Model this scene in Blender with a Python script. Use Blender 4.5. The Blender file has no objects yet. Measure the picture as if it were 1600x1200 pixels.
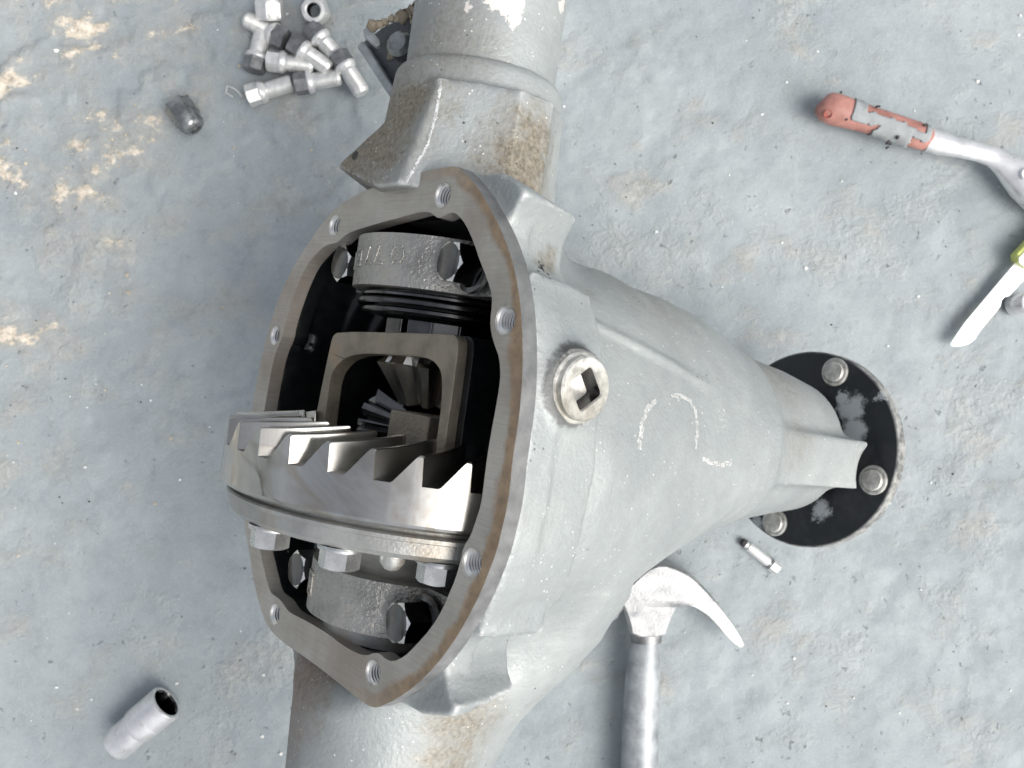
import bpy, bmesh, math, random
import numpy as np
from mathutils import Vector, Matrix
from mathutils.geometry import tessellate_polygon, delaunay_2d_cdt
from mathutils.bvhtree import BVHTree

random.seed(7)
scene = bpy.context.scene
COL = scene.collection
R_ = math.radians

# ------------------------------------------------------------------ camera
FPX, CAMH = 1450.0, 0.766            # focal length in photo pixels, height over the ground
cd = bpy.data.cameras.new('camera'); cam = bpy.data.objects.new('camera', cd); COL.objects.link(cam)
cam.location = (0, 0, CAMH)
cd.sensor_width = 36.0; cd.lens = 36.0 * FPX / 1600.0
cd.clip_start = 0.02; cd.clip_end = 200.0
cd.dof.use_dof = True; cd.dof.focus_distance = 0.48; cd.dof.aperture_fstop = 16.0
scene.camera = cam

# ------------------------------------------------------------------ light
SUN_EL, SUN_AZ = R_(50), R_(-32)      # azimuth measured from +X (image right) towards +Y (image up)
world = bpy.data.worlds.new('World'); scene.world = world; world.use_nodes = True
wn = world.node_tree.nodes; wl = world.node_tree.links
sky = wn.new('ShaderNodeTexSky'); sky.sky_type = 'NISHITA'; sky.sun_disc = False
sky.sun_elevation = SUN_EL; sky.sun_rotation = R_(90) - SUN_AZ
sky.air_density = 1.0; sky.dust_density = 5.0; sky.ozone_density = 1.0
hs = wn.new('ShaderNodeHueSaturation'); hs.inputs['Saturation'].default_value = .34          # a thin overcast
wl.new(sky.outputs[0], hs.inputs['Color']); wl.new(hs.outputs[0], wn['Background'].inputs[0]); wn['Background'].inputs[1].default_value = 0.13
sl = bpy.data.lights.new('sun', 'SUN'); sl.energy = 1.35; sl.angle = R_(44); sl.color = (1.0, 0.965, 0.91)
sun = bpy.data.objects.new('sun', sl); COL.objects.link(sun)
sdir = Vector((math.cos(SUN_EL) * math.cos(SUN_AZ), math.cos(SUN_EL) * math.sin(SUN_AZ), math.sin(SUN_EL)))
sun.rotation_euler = sdir.to_track_quat('Z', 'Y').to_euler(); sun.location = sdir * 3
scene.view_settings.view_transform = 'Standard'; scene.view_settings.look = 'None'
scene.view_settings.gamma = 1.0; scene.view_settings.exposure = 0.74

# ------------------------------------------------------------------ frames
g, tl = R_(50), math.atan(.144)
hV = np.array([math.cos(tl), -math.sin(tl), 0]); zV = np.array([0, 0, 1.0])
V = np.array([math.sin(tl), math.cos(tl), 0])                    # along the axle
U = math.cos(g) * hV + math.sin(g) * zV                          # across the cover face
N = -math.sin(g) * hV + math.cos(g) * zV                         # out of the cover face
CAM = np.array([0, 0, CAMH])
def ray(px, py): return np.array([(px - 800) / FPX, (600 - py) / FPX, -1.0])
C = CAM + ray(640, 690) * .457
def hit(px, py, P, n):
    d = ray(px, py); return CAM + d * (((P - CAM) @ n) / (d @ n))
def L(px, py, n=0.0):
    """a point of the photo on the plane n mm in front of the cover face -> (u, v) in mm"""
    q = hit(px, py, C + N * n / 1000, N) - C
    return np.array([q @ U, q @ V]) * 1000
def G(px, py, z=0.0):
    """a point of the photo at height z (m) over the ground -> world"""
    return Vector(hit(px, py, np.array([0, 0, z]), zV))

ZA = float((C - .052 * U - .048 * N)[2])          # height of the axle centre line
def loc3(px, py, z):
    """a point of the photo at height z (m) -> axle coordinates (m)"""
    q = hit(px, py, np.array([0, 0, z]), zV) - C
    return (float(q @ U), float(q @ V), float(q @ N))
AXLE_M = Matrix(((U[0], V[0], N[0], C[0]), (U[1], V[1], N[1], C[1]), (U[2], V[2], N[2], C[2]), (0, 0, 0, 1)))

# ------------------------------------------------------------------ noise
def vnoise(shape, cells, seed):
    rs = np.random.RandomState(seed); lat = rs.rand(cells[0] + 2, cells[1] + 2)
    x = np.linspace(0, cells[0], shape[0], endpoint=False); y = np.linspace(0, cells[1], shape[1], endpoint=False)
    xi, yi = x.astype(int), y.astype(int); fx, fy = x - xi, y - yi
    fx = fx * fx * (3 - 2 * fx); fy = fy * fy * (3 - 2 * fy)
    a = lat[np.ix_(xi, yi)]; b = lat[np.ix_(xi + 1, yi)]; c = lat[np.ix_(xi, yi + 1)]; d = lat[np.ix_(xi + 1, yi + 1)]
    fx = fx[:, None]; fy = fy[None, :]
    return (a * (1 - fx) + b * fx) * (1 - fy) + (c * (1 - fx) + d * fx) * fy
def fbm(shape, cells, seed, octs=5, gain=.5):
    out = np.zeros(shape); amp, tot = 1, 0
    for o in range(octs):
        out += amp * vnoise(shape, (cells[0] * 2 ** o, cells[1] * 2 ** o), seed + o); tot += amp; amp *= gain
    return out / tot

# ------------------------------------------------------------------ materials
def srgb(r, g_, b):
    f = lambda c: (c / 255 / 12.92) if c / 255 <= .04045 else ((c / 255 + .055) / 1.055) ** 2.4
    return (f(r), f(g_), f(b), 1)
class Mat:
    def __init__(s, name):
        s.m = bpy.data.materials.new(name); s.m.use_nodes = True; s.t = s.m.node_tree; s.n = s.t.nodes
        s.b = s.n['Principled BSDF']; s.co = s.n.new('ShaderNodeTexCoord').outputs['Object']
    def link(s, a, b): s.t.links.new(a, b)
    def noise(s, scale, detail=4, rough=.55, dist=0, vec=None, out=0):
        n = s.n.new('ShaderNodeTexNoise'); n.inputs['Scale'].default_value = scale; n.inputs['Detail'].default_value = detail
        n.inputs['Roughness'].default_value = rough; n.inputs['Distortion'].default_value = dist
        s.link(vec or s.co, n.inputs['Vector']); return n.outputs[out]
    def voro(s, scale, vec=None, feature='F1', out='Distance'):
        n = s.n.new('ShaderNodeTexVoronoi'); n.feature = feature; n.inputs['Scale'].default_value = scale
        s.link(vec or s.co, n.inputs['Vector']); return n.outputs[out]
    def ramp(s, fac, stops):
        n = s.n.new('ShaderNodeValToRGB'); e = n.color_ramp.elements
        while len(e) < len(stops): e.new(.5)
        for i, (p, c) in enumerate(stops):
            e[i].position = p; e[i].color = c if isinstance(c, tuple) else (c, c, c, 1)
        s.link(fac, n.inputs[0]); return n.outputs[0]
    def mix(s, fac, a, b):
        n = s.n.new('ShaderNodeMix'); n.data_type = 'RGBA'
        for v, i in ((fac, n.inputs[0]), (a, n.inputs[6]), (b, n.inputs[7])):
            if isinstance(v, (int, float)): i.default_value = v
            elif isinstance(v, tuple): i.default_value = v
            else: s.link(v, i)
        return n.outputs[2]
    def math(s, op, a, b=0.0, c=0.0, clamp=False):
        n = s.n.new('ShaderNodeMath'); n.operation = op; n.use_clamp = clamp
        for v, i in ((a, 0), (b, 1), (c, 2)):
            if isinstance(v, (int, float)): n.inputs[i].default_value = v
            else: s.link(v, n.inputs[i])
        return n.outputs[0]
    def sep(s, vec=None):
        n = s.n.new('ShaderNodeSeparateXYZ'); s.link(vec or s.co, n.inputs[0]); return n.outputs
    def mapping(s, scale=(1, 1, 1), rot=(0, 0, 0), loc=(0, 0, 0)):
        n = s.n.new('ShaderNodeMapping'); n.inputs['Scale'].default_value = scale; n.inputs['Rotation'].default_value = rot
        n.inputs['Location'].default_value = loc; s.link(s.co, n.inputs[0]); return n.outputs[0]
    def near(s, p, r, soft=.4, warp=None, wamp=.01):
        """1 inside a ball round p (object coords, m), falling to 0 at its rim, rim broken by a noise"""
        n = s.n.new('ShaderNodeVectorMath'); n.operation = 'DISTANCE'; n.inputs[1].default_value = p; s.link(s.co, n.inputs[0])
        d = n.outputs['Value']
        if warp is not None: d = s.math('ADD', d, s.math('MULTIPLY', s.math('SUBTRACT', warp, .5), wamp * 2))
        mr = s.n.new('ShaderNodeMapRange'); mr.inputs[1].default_value = r; mr.inputs[2].default_value = r * (1 - soft)
        s.link(d, mr.inputs[0]); return mr.outputs[0]
    def bump(s, h, strength=.3, dist=.001, normal=None):
        n = s.n.new('ShaderNodeBump'); n.inputs['Strength'].default_value = strength; n.inputs['Distance'].default_value = dist
        s.link(h, n.inputs['Height'])
        if normal is not None: s.link(normal, n.inputs['Normal'])
        return n.outputs[0]
    def set(s, color=None, rough=None, metal=None, normal=None, coat=None, spec=None):
        for v, k in ((color, 'Base Color'), (rough, 'Roughness'), (metal, 'Metallic'), (coat, 'Coat Weight'), (spec, 'Specular IOR Level')):
            if v is None: continue
            if isinstance(v, (int, float, tuple)): s.b.inputs[k].default_value = v
            else: s.link(v, s.b.inputs[k])
        if normal is not None: s.link(normal, s.b.inputs['Normal'])
        return s.m

_p = hit(905, 606, C + U * .080, U) - C
plug_pos = np.array([80.0, (_p @ V) * 1000, (_p @ N) * 1000])         # filler plug, mm
def m_cast():
    s = Mat('cast_iron_grey')
    big = s.noise(14, 5, .6); mid = s.noise(60, 5, .65); fine = s.noise(420, 3, .6)
    col = s.ramp(big, [(.25, (.235, .260, .263, 1)), (.5, (.305, .330, .328, 1)), (.75, (.38, .405, .395, 1))])
    col = s.mix(s.math('MULTIPLY', s.ramp(mid, [(.4, 0.0), (.75, 1.0)]), .35), col, (.19, .195, .20, 1))
    # dusty brown oil-dirt
    dirt = None
    for p, r, w in ((loc3(600, 215, ZA + .02), .042, 1.3), (loc3(648, 170, ZA + .035), .026, 1.3), (loc3(560, 255, ZA), .034, 1.3), (loc3(625, 250, ZA + .03), .022, 1.2), (loc3(828, 215, ZA + .042), .022, 1.1), (loc3(815, 270, ZA + .045), .028, 1.3),
                 (loc3(690, 70, ZA + .04), .034, .55), (loc3(650, 110, ZA + .03), .025, .6), (loc3(490, 1060, ZA + .015), .034, 1.0), (loc3(474, 1110, ZA), .036, 1.1), (loc3(470, 1180, ZA), .03, .9), (loc3(725, 1130, ZA + .042), .026, .9), (loc3(700, 1195, ZA + .042), .024, .85),
                 (loc3(845, 410, .31), .010, .8), (loc3(1200, 590, .15), .035, .5), (loc3(1000, 440, .22), .05, .35), (loc3(1240, 690, .17), .02, .4), (loc3(920, 430, .28), .012, .6), (loc3(560, 310, .30), .03, .5)):
        k = s.math('MULTIPLY', s.near(p, r * 1.2, .7, mid, .022), w)
        dirt = k if dirt is None else s.math('MAXIMUM', dirt, k)
    grime = s.math('MULTIPLY', dirt, s.ramp(s.noise(170, 4, .7), [(.3, .5), (.6, 1.0)]), clamp=True)
    col = s.mix(grime, col, s.ramp(fine, [(.3, (.105, .09, .068, 1)), (.7, (.245, .22, .172, 1))]))
    pp = plug_pos * .001
    ring = s.math('MAXIMUM', s.near((pp[0] - .002, pp[1] + .0030, pp[2] - .0005), .0196, .16, s.noise(240, 5, .7), .0042), s.math('MULTIPLY', s.near((pp[0] - .002, pp[1] - .001, pp[2] + .003), .0188, .12, s.noise(200, 5, .7), .004), .8))
    col = s.mix(s.math('MULTIPLY', ring, .9), col, (.055, .054, .05, 1))
    red = s.math('MULTIPLY', s.near(loc3(482, 1075, ZA + .008), .042, .9, mid, .02), .6)
    col = s.mix(red, col, (.23, .15, .13, 1))
    # old white paint flaking on the upper tube
    peel = None
    for p, r in ((loc3(800, 8, ZA + .043), .0085), (loc3(806, 26, ZA + .042), .005), (loc3(785, -14, ZA + .043), .011), (loc3(880, 6, ZA + .015), .005), (loc3(728, 5, ZA + .045), .004)):
        k = s.near(p, r, .12, s.noise(150, 5, .7), .009); peel = k if peel is None else s.math('MAXIMUM', peel, k)
    col = s.mix(peel, col, (.60, .565, .53, 1))
    # pale metal on worn edges
    gm = s.n.new('ShaderNodeNewGeometry')
    edge = s.ramp(s.math('ADD', gm.outputs['Pointiness'], s.math('MULTIPLY', s.math('SUBTRACT', mid, .5), .06)), [(.535, 0.0), (.575, 1.0)])
    col = s.mix(s.math('MULTIPLY', edge, .65), col, (.62, .63, .62, 1))
    # white specks and black pits
    v = s.voro(330); pick = s.ramp(s.noise(90, 2), [(.56, 0.0), (.62, 1.0)])
    speck = s.math('MULTIPLY', s.ramp(v, [(.10, 1.0), (.2, 0.0)]), pick)
    col = s.mix(s.math('MULTIPLY', speck, .75), col, (.72, .72, .68, 1))
    v2 = s.voro(230, s.mapping(loc=(.3, .1, .7))); p2 = s.ramp(s.noise(50, 2, vec=s.mapping(loc=(4, 1, 2))), [(.62, 0.0), (.68, 1.0)])
    col = s.mix(s.math('MULTIPLY', s.ramp(v2, [(.1, 1.0), (.18, 0.0)]), p2), col, (.05, .05, .05, 1))
    bmp = s.bump(s.math('ADD', s.math('MULTIPLY', fine, .7), s.math('ADD', s.math('MULTIPLY', mid, 1.0), s.math('MULTIPLY', s.noise(190, 3, .6), .5))), .55, .0010)
    return s.set(col, s.ramp(mid, [(.3, .42), (.7, .62)]), .25, bmp, spec=.5)

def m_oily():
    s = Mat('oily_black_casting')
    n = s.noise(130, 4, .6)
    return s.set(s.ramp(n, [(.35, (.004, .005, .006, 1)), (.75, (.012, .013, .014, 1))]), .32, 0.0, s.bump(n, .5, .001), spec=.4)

def m_face():
    s = Mat('machined_face')
    lines = s.noise(1.0, 4, .7, vec=s.mapping((40, 900, 40), (0, 0, R_(33))))
    blot = s.noise(22, 5, .65)
    x, y, z = s.sep()
    col = s.ramp(blot, [(.3, (.30, .28, .25, 1)), (.5, (.40, .38, .34, 1)), (.72, (.48, .465, .43, 1))])
    col = s.mix(s.math('MULTIPLY', s.ramp(lines, [(.35, 0.0), (.7, 1.0)]), .3), col, (.17, .16, .15, 1))
    # rust where the gasket stopped short of the outer edge
    edge = s.n.new('ShaderNodeAttribute'); edge.attribute_name = 'rim'
    rn = s.noise(45, 5, .7)
    side = s.ramp(s.math('ADD', s.math('MULTIPLY', x, 5.0), .62), [(.45, 0.0), (.75, 1.0)])
    rust = s.math('MULTIPLY', s.ramp(s.math('ADD', s.math('MULTIPLY', edge.outputs['Fac'], .9), s.math('ADD', s.math('MULTIPLY', s.math('SUBTRACT', rn, .5), .8), s.math('MULTIPLY', s.math('SUBTRACT', s.noise(16, 2), .5), 1.2))), [(.36, 0.0), (.56, 1.0)]), side)
    col = s.mix(s.math('MULTIPLY', rust, .85), col, s.ramp(s.noise(160, 4), [(.3, (.19, .125, .07, 1)), (.7, (.37, .255, .15, 1))]))
    col = s.mix(s.math('MULTIPLY', s.ramp(s.noise(12, 4, vec=s.mapping(loc=(3, 2, 1))), [(.48, 0.0), (.68, 1.0)]), .65), col, (.22, .16, .125, 1))
    return s.set(col, s.ramp(blot, [(.3, .38), (.7, .52)]), .45, s.bump(lines, .25, .0004))

def m_steel(name, c0, c1, r0, r1, metal=1.0, bump=.15, scale=60, tint=None):
    s = Mat(name); n = s.noise(scale, 4, .6); f = s.noise(600, 2)
    col = s.ramp(n, [(.3, c0), (.7, c1)])
    if tint: col = s.mix(s.ramp(s.noise(14, 4, .6, 1.0), [(.48, 0.0), (.66, 1.0)]), col, tint)
    return s.set(col, s.ramp(n, [(.3, r0), (.7, r1)]), metal, s.bump(f, bump, .0003))

def m_gear():
    s = Mat('oiled_gear_steel')
    n = s.noise(40, 3, .5, 1.2); n2 = s.noise(18, 4, .6, 2.0)
    col = s.ramp(n2, [(.3, (.36, .345, .315, 1)), (.5, (.45, .445, .425, 1)), (.7, (.37, .325, .265, 1))])
    film = s.ramp(s.noise(8, 2, .45, .8, s.mapping((1, 1.8, 1), loc=(.02, .31, .05))), [(.49, 0.0), (.505, 1.0)])
    rim = s.ramp(s.noise(8, 2, .45, .8, s.mapping((1, 1.8, 1), loc=(.02, .31, .05))), [(.485, 0.0), (.495, 1.0), (.505, 1.0), (.512, 0.0)])
    col = s.mix(s.math('MULTIPLY', rim, .25), col, (.17, .14, .10, 1))
    rough = s.mix(film, (.27, .27, .27, 1), (.13, .13, .13, 1))
    return s.set(col, rough, 1.0, s.bump(s.math('ADD', s.math('MULTIPLY', film, .6), s.math('MULTIPLY', s.noise(500, 2), .05)), .35, .0006))

def m_cap():
    s = Mat('bearing_cap_iron')
    f = s.noise(520, 3, .6); b = s.noise(35, 4, .6)
    col = s.ramp(b, [(.3, (.20, .195, .18, 1)), (.55, (.36, .355, .335, 1)), (.75, (.42, .38, .32, 1))])
    return s.set(col, s.ramp(b, [(.3, .24), (.7, .36)]), .7, s.bump(s.math('ADD', f, s.math('MULTIPLY', s.noise(200, 3), .8)), .8, .0013))

def m_brown():
    s = Mat('brown_stained_iron')
    f = s.noise(600, 3, .6); b = s.noise(45, 4, .6)
    col = s.ramp(b, [(.3, (.15, .13, .105, 1)), (.55, (.245, .215, .17, 1)), (.75, (.30, .225, .15, 1))])
    return s.set(col, .45, .35, s.bump(f, .55, .0008))

def m_black():
    s = Mat('black_flange_paint')
    n = s.noise(70, 5, .65); x, y, z = s.sep()
    w = None
    nj = s.noise(130, 6, .75)
    for p, r in (((.038, .018, .006), .013), ((.033, .034, .006), .013), ((.026, .040, .006), .007), ((.020, -.043, .006), .009), ((-.030, -.064, .006), .007), ((.055, .047, .006), .004)):
        k = s.near(p, r, .5, nj, .014); w = k if w is None else s.math('MAXIMUM', w, k)
    dust = s.math('MULTIPLY', s.ramp(s.noise(35, 5, .7), [(.5, 0.0), (.8, 1.0)]), .25)
    col = s.mix(dust, (.012, .015, .018, 1), (.12, .125, .13, 1))
    col = s.mix(s.math('MULTIPLY', w, .9), col, (.40, .435, .45, 1))
    rr = s.math('SQRT', s.math('ADD', s.math('MULTIPLY', x, x), s.math('MULTIPLY', y, y)))
    worn = s.math('MULTIPLY', s.ramp(s.math('MULTIPLY', rr, 10.0), [(.722, 0.0), (.733, 1.0)]), s.ramp(nj, [(.4, .25), (.6, 1.0)]))
    col = s.mix(worn, col, (.36, .36, .34, 1))
    return s.set(col, s.ramp(n, [(.3, .3), (.7, .5)]), .1, s.bump(n, .25, .0006))

def m_ground():
    s = Mat('stained_concrete')
    x, y, z = s.sep()
    a = s.noise(5, 6, .6); b = s.noise(26, 5, .58); c = s.noise(150, 4, .7); e = s.noise(650, 3, .7); m1 = s.noise(75, 5, .68)
    col = s.ramp(a, [(.3, (.235, .272, .288, 1)), (.5, (.290, .325, .340, 1)), (.7, (.345, .378, .384, 1))])
    col = s.mix(s.math('MULTIPLY', s.ramp(b, [(.40, 0.0), (.66, 1.0)]), .30), col, (.20, .225, .24, 1))
    col = s.mix(s.math('MULTIPLY', s.ramp(m1, [(.50, 0.0), (.72, 1.0)]), .35), col, (.175, .195, .205, 1))
    col = s.mix(s.math('MULTIPLY', s.ramp(e, [(.48, 0.0), (.70, 1.0)]), .22), col, (.47, .49, .49, 1))
    # crumbling patches where the skin of the floor has gone
    cr = s.noise(8.5, 7, .66, vec=s.mapping(loc=(1.7, .4, 0)))
    crumb = s.ramp(cr, [(.56, 0.0), (.68, 1.0)])
    col = s.mix(s.math('MULTIPLY', crumb, .5), col, s.ramp(c, [(.32, (.27, .28, .265, 1)), (.65, (.44, .455, .43, 1))]))
    # tan aggregate showing through towards the top-left corner
    w = s.math('ADD', s.math('MULTIPLY', x, -1.6), s.math('MULTIPLY', y, 1.0))
    zone = s.math('MULTIPLY', s.ramp(w, [(.36, 0.0), (.80, 1.0)]), s.near((-.45, .25, 0), 1.1, .5))
    tan_n = s.noise(15, 8, .66, vec=s.mapping((1, 1.35, 1), (0, 0, R_(-35)), (.35, .1, 0)))
    patch = s.ramp(s.math('ADD', tan_n, s.math('MULTIPLY', s.math('SUBTRACT', zone, 1.0), .20)), [(.54, 0.0), (.575, 1.0)])
    haze = s.ramp(s.math('ADD', tan_n, s.math('MULTIPLY', s.math('SUBTRACT', zone, 1.0), .13)), [(.42, 0.0), (.56, 1.0)])
    col = s.mix(s.math('MULTIPLY', haze, .5), col, s.ramp(c, [(.35, (.25, .24, .205, 1)), (.65, (.43, .415, .36, 1))]))
    col = s.mix(s.math('MULTIPLY', patch, .92), col, s.ramp(c, [(.30, (.34, .30, .235, 1)), (.48, (.62, .55, .45, 1)), (.7, (.80, .74, .64, 1))]))
    # small irregular pits
    pit = s.math('MULTIPLY', s.ramp(s.noise(120, 3, .6, vec=s.mapping(loc=(.4, 2, 1))), [(.67, 0.0), (.73, 1.0)]), s.ramp(cr, [(.42, .15), (.56, 1.0)]))
    col = s.mix(s.math('MULTIPLY', pit, .5), col, (.085, .092, .095, 1))
    h = s.math('ADD', s.math('MULTIPLY', b, 1.6), s.math('MULTIPLY', e, .18))
    rough_ = s.math('MAXIMUM', s.math('MAXIMUM', crumb, patch), s.math('MULTIPLY', haze, .6))
    h = s.math('ADD', h, s.math('MULTIPLY', s.math('MULTIPLY', s.math('ADD', s.math('MULTIPLY', c, 1.4), s.math('MULTIPLY', m1, 1.4)), 1.0), s.math('ADD', s.math('MULTIPLY', rough_, .65), .13)))
    h = s.math('SUBTRACT', h, s.math('MULTIPLY', pit, .8))
    return s.set(col, s.ramp(b, [(.3, .55), (.7, .75)]), 0.0, s.bump(h, .6, .0026), spec=.35)

M = dict(mark=m_steel('worn_raised_mark', (.42, .43, .425, 1), (.60, .605, .59, 1), .5, .65, .3, .6, 300),hexsteel=m_steel('washed_bolt_steel', (.45, .455, .45, 1), (.66, .67, .66, 1), .22, .36, .85, .1),muddy=m_steel('mud_caked_casting', (.15, .13, .10, 1), (.33, .30, .245, 1), .7, .85, .0, 1.0, 60),edge=m_steel('dark_flange_edge', (.10, .105, .105, 1), (.19, .195, .195, 1), .5, .65, .2, .6, 90), cast=m_cast(), oily=m_oily(), face=m_face(), gear=m_gear(), cap=m_cap(), brown=m_brown(), black=m_black(), ground=m_ground(),
    bolt=m_steel('dark_bolt_steel', (.07, .07, .072, 1), (.19, .19, .19, 1), .14, .26),
    thread=m_steel('bright_thread_steel', (.66, .65, .62, 1), (.84, .83, .80, 1), .25, .4),
    race=m_steel('dark_race_steel', (.05, .052, .055, 1), (.13, .13, .13, 1), .15, .3),
    flange=m_steel('carrier_flange_iron', (.27, .275, .265, 1), (.40, .405, .39, 1), .36, .48, .6, .7, 45, (.27, .23, .18, 1)),
    pale=m_steel('pale_worn_steel', (.62, .63, .63, 1), (.82, .82, .81, 1), .28, .5, .6, .3, 120),
    plug=m_steel('plug_zinc', (.30, .295, .27, 1), (.72, .71, .67, 1), .35, .6, .5, .8, 190, (.26, .245, .20, 1)),
    zinc=m_steel('zinc_plate', (.58, .585, .58, 1), (.76, .76, .74, 1), .28, .42, .55, .25, 200),
    dhead=m_steel('dark_bolt_head', (.13, .135, .14, 1), (.27, .275, .28, 1), .3, .5, .6, .4, 150),
    blacknut=m_steel('black_nut_enamel', (.15, .16, .16, 1), (.33, .345, .345, 1), .2, .34, .8, .4, 130),
    chrome=m_steel('satin_chrome', (.60, .605, .61, 1), (.80, .80, .80, 1), .26, .38, .7, .2, 90),
    hammer=m_steel('ground_hammer_steel', (.20, .21, .22, 1), (.54, .54, .535, 1), .38, .55, .55, .7, 60),
    handle=m_steel('scuffed_grey_handle', (.17, .185, .195, 1), (.38, .405, .42, 1), .38, .58, .35, .4, 60),
    blade=m_steel('knife_blade_steel', (.86, .86, .86, 1), (.93, .93, .93, 1), .3, .4, .45, .05, 40),
    green=m_steel('yellow_green_plastic', (.48, .55, .12, 1), (.62, .66, .22, 1), .4, .5, 0.0, .2),
    cream=m_steel('cream_plastic', (.78, .78, .70, 1), (.85, .85, .78, 1), .4, .5, 0.0, .2),
    red=m_steel('faded_red_plastic', (.24, .105, .085, 1), (.48, .235, .195, 1), .42, .6, 0.0, .4, 60),
    rubber=m_steel('worn_grey_rubber', (.21, .225, .23, 1), (.33, .35, .355, 1), .6, .75, 0.0, .8, 90),
    tar=m_steel('black_tar_crumb', (.02, .02, .02, 1), (.05, .05, .05, 1), .6, .8, 0.0, .8),
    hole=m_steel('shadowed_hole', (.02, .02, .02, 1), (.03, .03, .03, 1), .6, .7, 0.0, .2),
    mud=m_steel('dry_mud', (.15, .125, .09, 1), (.33, .285, .215, 1), .8, .9, 0.0, 1.0, 90),
    dsteel=m_steel('dark_bracket_steel', (.03, .036, .043, 1), (.08, .09, .10, 1), .4, .55, .3, .4),
    chip=m_steel('white_paint_chip', (.72, .72, .70, 1), (.82, .82, .79, 1), .6, .7, 0.0, .3),
    tanstone=m_steel('tan_grit', (.42, .36, .27, 1), (.62, .55, .43, 1), .8, .9, 0.0, .8, 200))

# ------------------------------------------------------------------ mesh helpers
def link(o, parent=None):
    COL.objects.link(o)
    if parent is not None: o.parent = parent
    return o
def mesh(name, verts, faces, mat, parent=None, sharp=35, bevel=0, seg=2, loc=None):
    me = bpy.data.meshes.new(name)
    me.from_pydata([tuple(map(float, v)) for v in verts], [], [tuple(map(int, f)) for f in faces])
    bm = bmesh.new(); bm.from_mesh(me); bmesh.ops.recalc_face_normals(bm, faces=bm.faces); bm.to_mesh(me); bm.free()
    me.polygons.foreach_set('use_smooth', [True] * len(me.polygons))
    me.set_sharp_from_angle(angle=R_(sharp)); me.materials.append(mat)
    o = link(bpy.data.objects.new(name, me), parent)
    if loc is not None: o.location = loc
    if bevel:
        b = o.modifiers.new('bevel', 'BEVEL'); b.width = bevel; b.segments = seg; b.limit_method = 'ANGLE'; b.angle_limit = R_(35)
        b.harden_normals = True
    return o
class MB:
    def __init__(s): s.v, s.f = [], []
    def add(s, v, f, T=None):
        k = len(s.v); v = [Vector(p) for p in v]
        if T is not None: v = [T @ p for p in v]
        s.v += v; s.f += [tuple(i + k for i in q) for q in f]; return s
    def lathe(s, prof, T=None, seg=40, caps=True, a0=0, rx=1.0, ry=1.0, hexcap=None):
        """profile (r, z) turned about z"""
        v, f = [], []
        for r, z in prof:
            for i in range(seg):
                a = a0 + 2 * math.pi * i / seg; v.append((r * math.cos(a) * rx, r * math.sin(a) * ry, z))
        for j in range(len(prof) - 1):
            for i in range(seg):
                f.append((j * seg + i, j * seg + (i + 1) % seg, (j + 1) * seg + (i + 1) % seg, (j + 1) * seg + i))
        if caps: f.append(tuple(range(seg))); f.append(tuple((len(prof) - 1) * seg + i for i in range(seg)))
        return s.add(v, f, T)
    def prism(s, poly, z0, z1, T=None):
        n = len(poly); v = [(p[0], p[1], z0) for p in poly] + [(p[0], p[1], z1) for p in poly]
        tri = tessellate_polygon([[Vector((p[0], p[1], 0)) for p in poly]])
        f = [tuple(t) for t in tri] + [tuple(i + n for i in t) for t in tri]
        f += [(i, (i + 1) % n, n + (i + 1) % n, n + i) for i in range(n)]
        return s.add(v, f, T)
    def box(s, lo, hi, T=None):
        return s.prism([(lo[0], lo[1]), (hi[0], lo[1]), (hi[0], hi[1]), (lo[0], hi[1])], lo[2], hi[2], T)
    def hexa(s, af, z0, z1, T=None, ch=.12, rot=0, chlo=False):
        """hexagon bar with the corners of its top end turned off"""
        rc = af / math.sqrt(3); v, f = [], []; K = 36
        def rad(a): return (af / 2) / math.cos(((a + math.pi / 6) % (math.pi / 3)) - math.pi / 6)
        rows = [(z0, False, 1.0), (z1, True, 1.0), (z1, 'in', .955)]
        for zz, top, sc in rows:
            for i in range(K):
                a = 2 * math.pi * i / K; r = rad(a)
                if top is True: zt = zz - max(0, (r - af / 2 * .97)) * .58; v.append((r * math.cos(a + rot), r * math.sin(a + rot), zt))
                elif top == 'in': r = af / 2 * .95; v.append((r * math.cos(a + rot), r * math.sin(a + rot), zz))
                else: v.append((r * math.cos(a + rot), r * math.sin(a + rot), zz))
        for j in range(2):
            for i in range(K): f.append((j * K + i, j * K + (i + 1) % K, (j + 1) * K + (i + 1) % K, (j + 1) * K + i))
        f += [tuple(range(K)), tuple(2 * K + i for i in range(K))]
        return s.add(v, f, T)
    def tube(s, pts, radii, seg=20, flat=1.0, T=None):
        """round bar along points lying in a level plane, radius per point"""
        v, f = [], []; P = [Vector(p) for p in pts]
        for i, p in enumerate(P):
            d = (P[min(i + 1, len(P) - 1)] - P[max(i - 1, 0)]).normalized()
            up = Vector((0, 0, 1)) if abs(d.z) < .9 else Vector((1, 0, 0)); sd = d.cross(up).normalized(); up = sd.cross(d)
            for k in range(seg):
                a = 2 * math.pi * k / seg; v.append(p + sd * math.cos(a) * radii[i] + up * math.sin(a) * radii[i] * flat)
        for j in range(len(P) - 1):
            for k in range(seg): f.append((j * seg + k, j * seg + (k + 1) % seg, (j + 1) * seg + (k + 1) % seg, (j + 1) * seg + k))
        f += [tuple(range(seg)), tuple((len(P) - 1) * seg + k for k in range(seg))]
        return s.add(v, f, T)
    def build(s, name, mat, parent=None, **k): return mesh(name, s.v, s.f, mat, parent, **k)
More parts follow.
